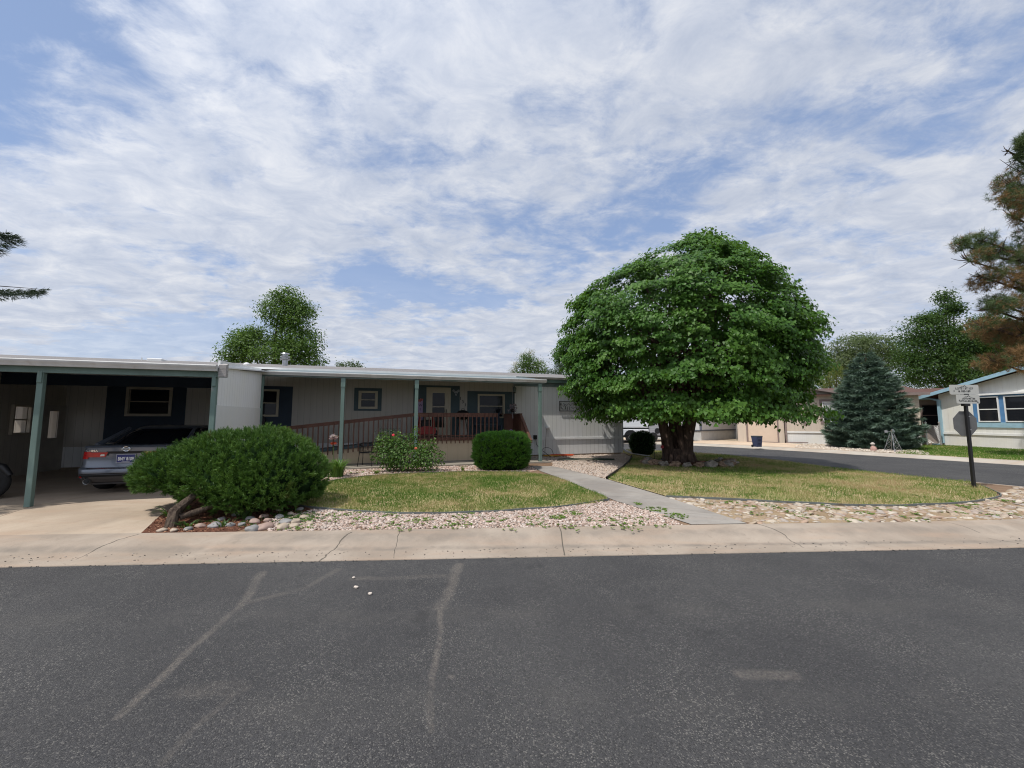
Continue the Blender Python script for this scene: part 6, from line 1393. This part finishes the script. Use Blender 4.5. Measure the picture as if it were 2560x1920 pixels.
obj('roof', rfm, M['shingle_brown'], h1); obj('eave_board', MB().box(3.5,7.0,-.38,-.352,3.02,3.19).add([(3.55,-.43,3.18),(-.3,-.43,4.09),(-.3,-.402,4.09),(3.55,-.402,3.18),(3.55,-.43,3.04),(-.3,-.43,3.95),(-.3,-.402,3.95),(3.55,-.402,3.04)], [(0,1,2,3),(4,7,6,5),(0,4,5,1),(0,3,7,4)]), M['brown'], h1)
for ch in range(3): pass
nm = text_mb('188', .36, .02, .004); obj('house_number', moved(nm, 1.02, -.012, 1.20), M['brown'], h1)
obj('downspout', MB().box(-.10,-.02,-.09,-.02,.12,3.1).box(-.1,1.1,-.22,-.14,.04,.10), M['brown'], h1)
wg = MB().box(5.6,11.5,3.2,8,.0,3.0); obj('wing_wall', wg, siding('siding_wing_shaded', (.36,.30,.27), .3, 0, .2), h1, label='wing wall to the right of the spruce, shade put into its colour')  # darker copy of the house siding, shade painted into the colour
simple_window(h1, 7.6, 8.3, 1.2, 2.5, 3.2, M['brown']); simple_window(h1, 9.6, 10.6, 1.2, 2.5, 3.2, M['brown'])
obj('wing_roof', slope(MB(), 5.0, 12.2, 2.8, 3.02, 6.0, 3.75), M['shingle_brown'], h1)
# garage left of it
ga = thing('garage', 'tan garage with a pale brown-framed door beside house 188', 'garage', (18.5, 27.1, .1), R(-30))
obj('wall', MB().box(-2.9,-2.35,.3,6,0,3.0).box(-.45,-.12,.3,6,0,3.0).box(-2.35,-.45,.3,6,2.25,3.0), M['h188'], ga)
obj('door', MB().box(-2.30,-.50,.36,.42,.03,2.22), mat('garage_door', (.62,.50,.40), .6, .04, 2), ga); 
obj('door_frame', MB().box(-2.36,-2.28,.27,.36,0,2.25).box(-.52,-.44,.27,.36,0,2.25).box(-2.28,-.52,.27,.36,2.18,2.26).box(-2.28,-.52,.27,.36,0,.05), M['brown'], ga)
obj('roof', slope(MB(), -3.1, -.1, .1, 3.05, 4, 3.4), M['shingle_brown'], ga)
# gate + fence right of the wing
fn = thing('chain_link_gate', 'narrow chain-link gate between two silver posts beside the white and blue house', 'gate', (25.1, 24.4, .1), R(-8))
fm_ = MB()
for x in (0,.72): obj('gate_post', MB().tube([(x,0,0),(x,0,1.35)], .04, 8).blob((x,0,1.40), (.055,.055,.055), 1, 0), M['steel'], fn, smooth=50)
for z in (.15,1.2): fm_.tube([(0,0,z),(.72,0,z)], .018, 6)
fm_.tube([(-1.6,0,1.2),(-.4,0,1.25),(0,0,1.1)], .018, 6)
obj('rail', fm_, M['steel'], fn); wm = MB()
for k in range(-8, 10):
    x0 = k*.08; wm.tube([(max(0,x0),0,.15+max(0,-x0)*1.4),(min(.72,x0+.75),0,min(1.2,.15+(min(.72,x0+.75)-x0)*1.4))], .004, 3, False); wm.tube([(max(0,x0),0,1.2-max(0,-x0)*1.4),(min(.72,x0+.75),0,max(.15,1.2-(min(.72,x0+.75)-x0)*1.4))], .004, 3, False)
obj('wire_mesh', wm, M['steel'], fn)
# white and blue house: gable end faces the side street (local x runs towards the camera)
h2 = thing('blue_trim_house', 'white house with light blue trim, gutters and double windows at the right edge', 'house', (26.35, 24.7, .1), R(-87))
M['w2'] = siding('siding_cream_white', (.80,.80,.77), .3, 0, .12); M['blue'] = mat('light_blue_trim', (.30,.47,.57), .5, .08, 3); M['blue2'] = mat('mid_blue_trim', (.09,.22,.42), .5, .12, 2)
obj('wall', MB().box(0,8.6,0,14,.78,3.10).prism([(0,3.102),(8.6,3.102),(4.3,4.15)], 'y', 0, 13.9), M['w2'], h2)
obj('skirting', MB().box(.03,8.6,.03,14,0,.70), M['pale_skirt'], h2); obj('belt_trim', MB().box(-.02,8.6,-.03,.0,.70,.82), M['white'], h2)
r2 = MB()
for s in (0, 1):
    x0, x1 = (-.9, 4.3) if s == 0 else (9.5, 4.3)
    z0_, z1_ = 2.98, 4.30
    r2.add([(x0,-.4,z0_),(x1,-.4,z1_),(x1,14.4,z1_),(x0,14.4,z0_),(x0,-.4,z0_-.06),(x1,-.4,z1_-.06),(x1,14.4,z1_-.06),(x0,14.4,z0_-.06)], [(0,1,2,3),(4,7,6,5),(0,4,5,1),(2,6,7,3),(3,7,4,0)])
obj('roof', r2, M['shingle_brown'], h2)
obj('rake_board', MB().prism([(-.95,2.80),(-.95,3.0),(4.3,4.33),(4.3,4.13)], 'y', -.46, -.405).prism([(9.5,2.80),(9.5,3.0),(4.3,4.33),(4.3,4.13)], 'y', -.46, -.405), M['blue'], h2)
obj('gutter', MB().box(-1.02,-.90,-.46,14,2.86,3.0), M['blue'], h2)
obj('downspout', MB().box(-.02,.12,-.12,-.0,.15,2.75).tube([(.05,-.08,.2),(.0,-.2,.08),(-.2,-.45,.04)], .06, 8).tube([(.05,-.06,2.75),(-.5,-.06,2.9),(-.9,-.2,2.9)], .06, 8), M['blue'], h2)
obj('window_surround', MB().box(1.75,7.0,-.035,-.002,1.28,2.92), M['blue2'], h2); obj('window_hood', MB().box(1.3,7.4,-.16,0,2.92,3.02), M['white'], h2)
obj('sill_board', MB().box(1.70,7.05,-.06,-.0351,1.14,1.42), M['blue'], h2)
for u in (2.05, 3.25, 4.45): simple_window(h2, u, u+.85, 1.5, 2.78, -.036, M['white'])
# middle white home behind the big tree
h3 = thing('grey_home', 'pale grey mobile home with low skirting seen between the trunk and the tan garage', 'house', (14.25, 30.3, .1), R(38))
obj('wall', MB().box(0,9,0,5,.80,3.0), siding('siding_pale_grey', (.62,.63,.65), .3, 0, .2), h3); obj('skirting', MB().box(.02,9,.03,5,0,.70), mat('grey_skirt', (.50,.50,.49), .7, .06, 3), h3)
obj('belt_trim', MB().box(-.03,9,-.03,0,.70,.80).box(-.03,0,0,5,.70,.80), mat('dark_seam', (.10,.11,.13), .6), h3); obj('roof', slope(MB(), -.4, 9.4, -.4, 3.0, 5.4, 3.3), M['shingle'], h3)
obj('corner_board', MB().box(-.06,.0,-.06,.10,.8,3.0), mat('dark_corner', (.12,.13,.17), .6), h3)
# chain-link posts in front
for k, (px, y) in enumerate(((1838,31.0),(1850,30.0),(1878,29.5))):
    X = (px-1280)*y/1000; single('fence_post', MB().tube([(0,0,0),(0,0,1.75)], .04, 8).tube([(-.02,0,1.7),(.9,.1,1.7)], .02, 6), M['steel'], ['thin grey fence post at the driveway, farthest left of three', 'grey fence post in the middle of three by the neighbour driveway', 'grey fence post next to the tan garage'][k], 'fence post', 'steel posts of the far fence', (X, y, .1), smooth=50)
M['ndrive'] = concrete('neighbour_drive', (.52,.40,.29), (.62,.49,.37), (), .3)
nd = sorted([(p.x, p.y) for p in fin if 4 < p.x < 17.3], key=lambda q: q[0]) + [(18.5,27.0), (17.0, 28.2), (15.9,30.6), (14.0,30.4), (12.5,30.8), (8,36), (4,34)]
sheet('driveway', nd, .114, M['ndrive'])
npmesh_ = stones('gravel', [tuple(G(1985,1119))[:2], tuple(G(2090,1125))[:2], tuple(G(2330,1138))[:2], tuple(G(2300,1126))[:2], (21.4,24.6), (18.9,26.2)], 90, .05, stonemat('far_gravel', [(.52,.44,.36),(.62,.55,.47),(.42,.35,.28)]), 61)
# wheelie bin
bn_ = thing('wheelie_bin', 'dark blue wheelie bin with grey lid standing at the neighbour driveway', 'bin', (13.9, 22.9, .11), R(10))
bn_.scale = (.62,.62,.62)
bb = MB(); bb.add([(-.24,-.26,.05),(.24,-.26,.05),(.24,.22,.05),(-.24,.22,.05),(-.31,-.33,.98),(.31,-.33,.98),(.31,.33,.98),(-.31,.33,.98)], [(0,3,2,1),(4,5,6,7),(0,1,5,4),(1,2,6,5),(2,3,7,6),(3,0,4,7)])
obj('body', bb, mat('navy_plastic', (.045,.055,.11), .5, .1, 4), bn_); obj('lid', MB().bbox(-.33,.33,-.36,.36,.98,1.05,.02).tube([(-.25,.4,1.0),(.25,.4,1.0)], .02, 6), mat('grey_lid', (.10,.11,.11), .5), bn_)
for q_ in ((-.14,.14,-.318,-.31,.60,.74),(-.12,.12,-.300,-.288,.30,.42)): obj('label_patch', MB().box(*q_), mat('bin_marking', (.02,.022,.05), .5), bn_)
for x in (-.27,.27): obj('wheel', MB().lathe([(.03,-.03),(.12,-.03),(.12,.03),(.03,.03)], 14, (x,.26,.12), 'x'), M['black'], bn_)
# travel trailer
rv = thing('travel_trailer', 'white travel trailer with horizontal ribs and black chassis parked beyond the house corner', 'trailer', (9.75, 28.6, .1), R(4))
def ribs(name, col, pitch=.16):
    m = bpy.data.materials.new(name); m.use_nodes = True; t = NT(m.node_tree); b = t.n['Principled BSDF']; z = t.xyz(t.coord('Object'))[2]
    f = t.math('FRACT', t.math('DIVIDE', z, pitch)); g = t.sstep(f, .80, .95); t.put(b.inputs['Base Color'], t.mix(t.math('MULTIPLY', g, .55), col, tuple(v*.4 for v in col))); b.inputs['Roughness'].default_value = .4; return m
obj('front_section', MB().bbox(-4.6,-.02,0,2.4,.98,3.0,.05).bbox(-4.6,-.02,.0,2.4,.46,.90,.03), ribs('rib_white', (.78,.79,.82)), rv)
obj('rear_section', MB().bbox(.02,2.9,.06,2.4,.42,3.0,.05), ribs('rib_white_shaded', (.40,.40,.42)), rv)  # same white ribbing, greyed in colour because this side lies in shade
obj('stripe', MB().box(-4.58,-.03,.02,2.3,.90,.98).box(-4.6,2.9,.08,2.3,.34,.46), M['black'], rv)
for x in (-1.35,.30): wheel_r = .40; obj('wheel', MB().lathe([(.17,-.11),(.31,-.11),(.34,-.06),(.34,.06),(.31,.11),(.17,.11)], 24, (x,.12,.34), 'y').lathe([(.05,-.10),(.05,.10)], 12, (x,.12,.34), 'y'), tyre, rv, smooth=35)
for x in (-1.35,): obj('rim', MB().lathe([(.08,-.08),(.165,-.11),(.165,.05)], 16, (x,.11,.34), 'y'), rimm, rv)
obj('wheel_arch', MB().prism([(-1.85,.46),(-1.7,.72),(-1.5,.84),(-1.2,.84),(-1.0,.72),(-.85,.46)], 'y', -.012, -.002), M['black'], rv)
lg = moved(text_mb('Coleman', .17, .004, .004), -1.60, -.006, 1.62); lg.box(-2.0,-1.2,-.006,-.002,1.78,1.80).box(-2.05,-1.25,-.006,-.002,1.56,1.575); obj('logo', lg, M['black'], rv)
obj('port', MB().lathe([(.16,-.02),(.20,-.02),(.20,.0),(.16,0)], 18, (.62,.05,.78), 'y').lathe([(.06,-.03),(.06,.0)], 10, (-.85,.0,.68), 'y'), M['black'], rv)
for x in (1.0,1.3,1.6,1.9,2.2): obj('step_strut', MB().box(x,x+.05,.15,.2,0,.36), M['black'], rv)
# windmill ornament + figurine by the spruce
wm_ = thing('garden_windmill', 'small galvanised garden windmill in front of the right side of the spruce', 'windmill', tuple(G(2233,1129)), R(10))
lat = MB()
for sx in (-1,1):
    for sy in (-1,1): lat.tube([(sx*.24,sy*.24,0),(sx*.05,sy*.05,.90)], .011, 5)
for z0_, z1_ in ((.05,.32),(.32,.58),(.58,.8)):
    w0, w1_ = .24-.21*z0_, .24-.21*z1_
    for sy in (-1,1): lat.tube([(-w0,sy*w0,z0_),(w1_,sy*w1_,z1_)], .007, 4).tube([(w0,sy*w0,z0_),(-w1_,sy*w1_,z1_)], .007, 4).tube([(-w1_,sy*w1_,z1_),(w1_,sy*w1_,z1_)], .007, 4)
obj('tower', lat, M['steel'], wm_); vn = MB()
for k in range(10):
    a = k*.628; vn.add([(.02*math.cos(a),-.05,.98+.02*math.sin(a)),(.13*math.cos(a-.15),-.06,.98+.13*math.sin(a-.15)),(.13*math.cos(a+.15),-.04,.98+.13*math.sin(a+.15))], [(0,1,2)])
vn.tube([(0,-.06,.98),(0,.2,.98)], .008, 5).box(-.003,.003,.18,.32,.92,1.04); vn.tube([(0,0,.9),(0,0,.99)], .01, 5)
obj('vane_wheel', vn, M['steel'], wm_)
gn = thing('garden_figurine', 'small pinkish garden figurine on the gravel in front of the spruce', 'figurine', tuple(G(2184,1128)), 0)
obj('body', MB().lathe([(.02,0),(.12,.01),(.13,.10),(.10,.22),(.05,.26),(.02,.27)], 14).blob((.10,0,.12), (.07,.06,.08), 2, .2), mat('pink_clay', (.42,.26,.22), .8, .2, 12), gn, smooth=True)
obj('head', MB().blob((-.02,0,.33), (.075,.07,.07), 2, .1).lathe([(.10,.35),(.09,.38),(.03,.44)], 12, (-.02,0,0)), mat('grey_clay', (.42,.38,.34), .8, .2, 12), gn, smooth=True)
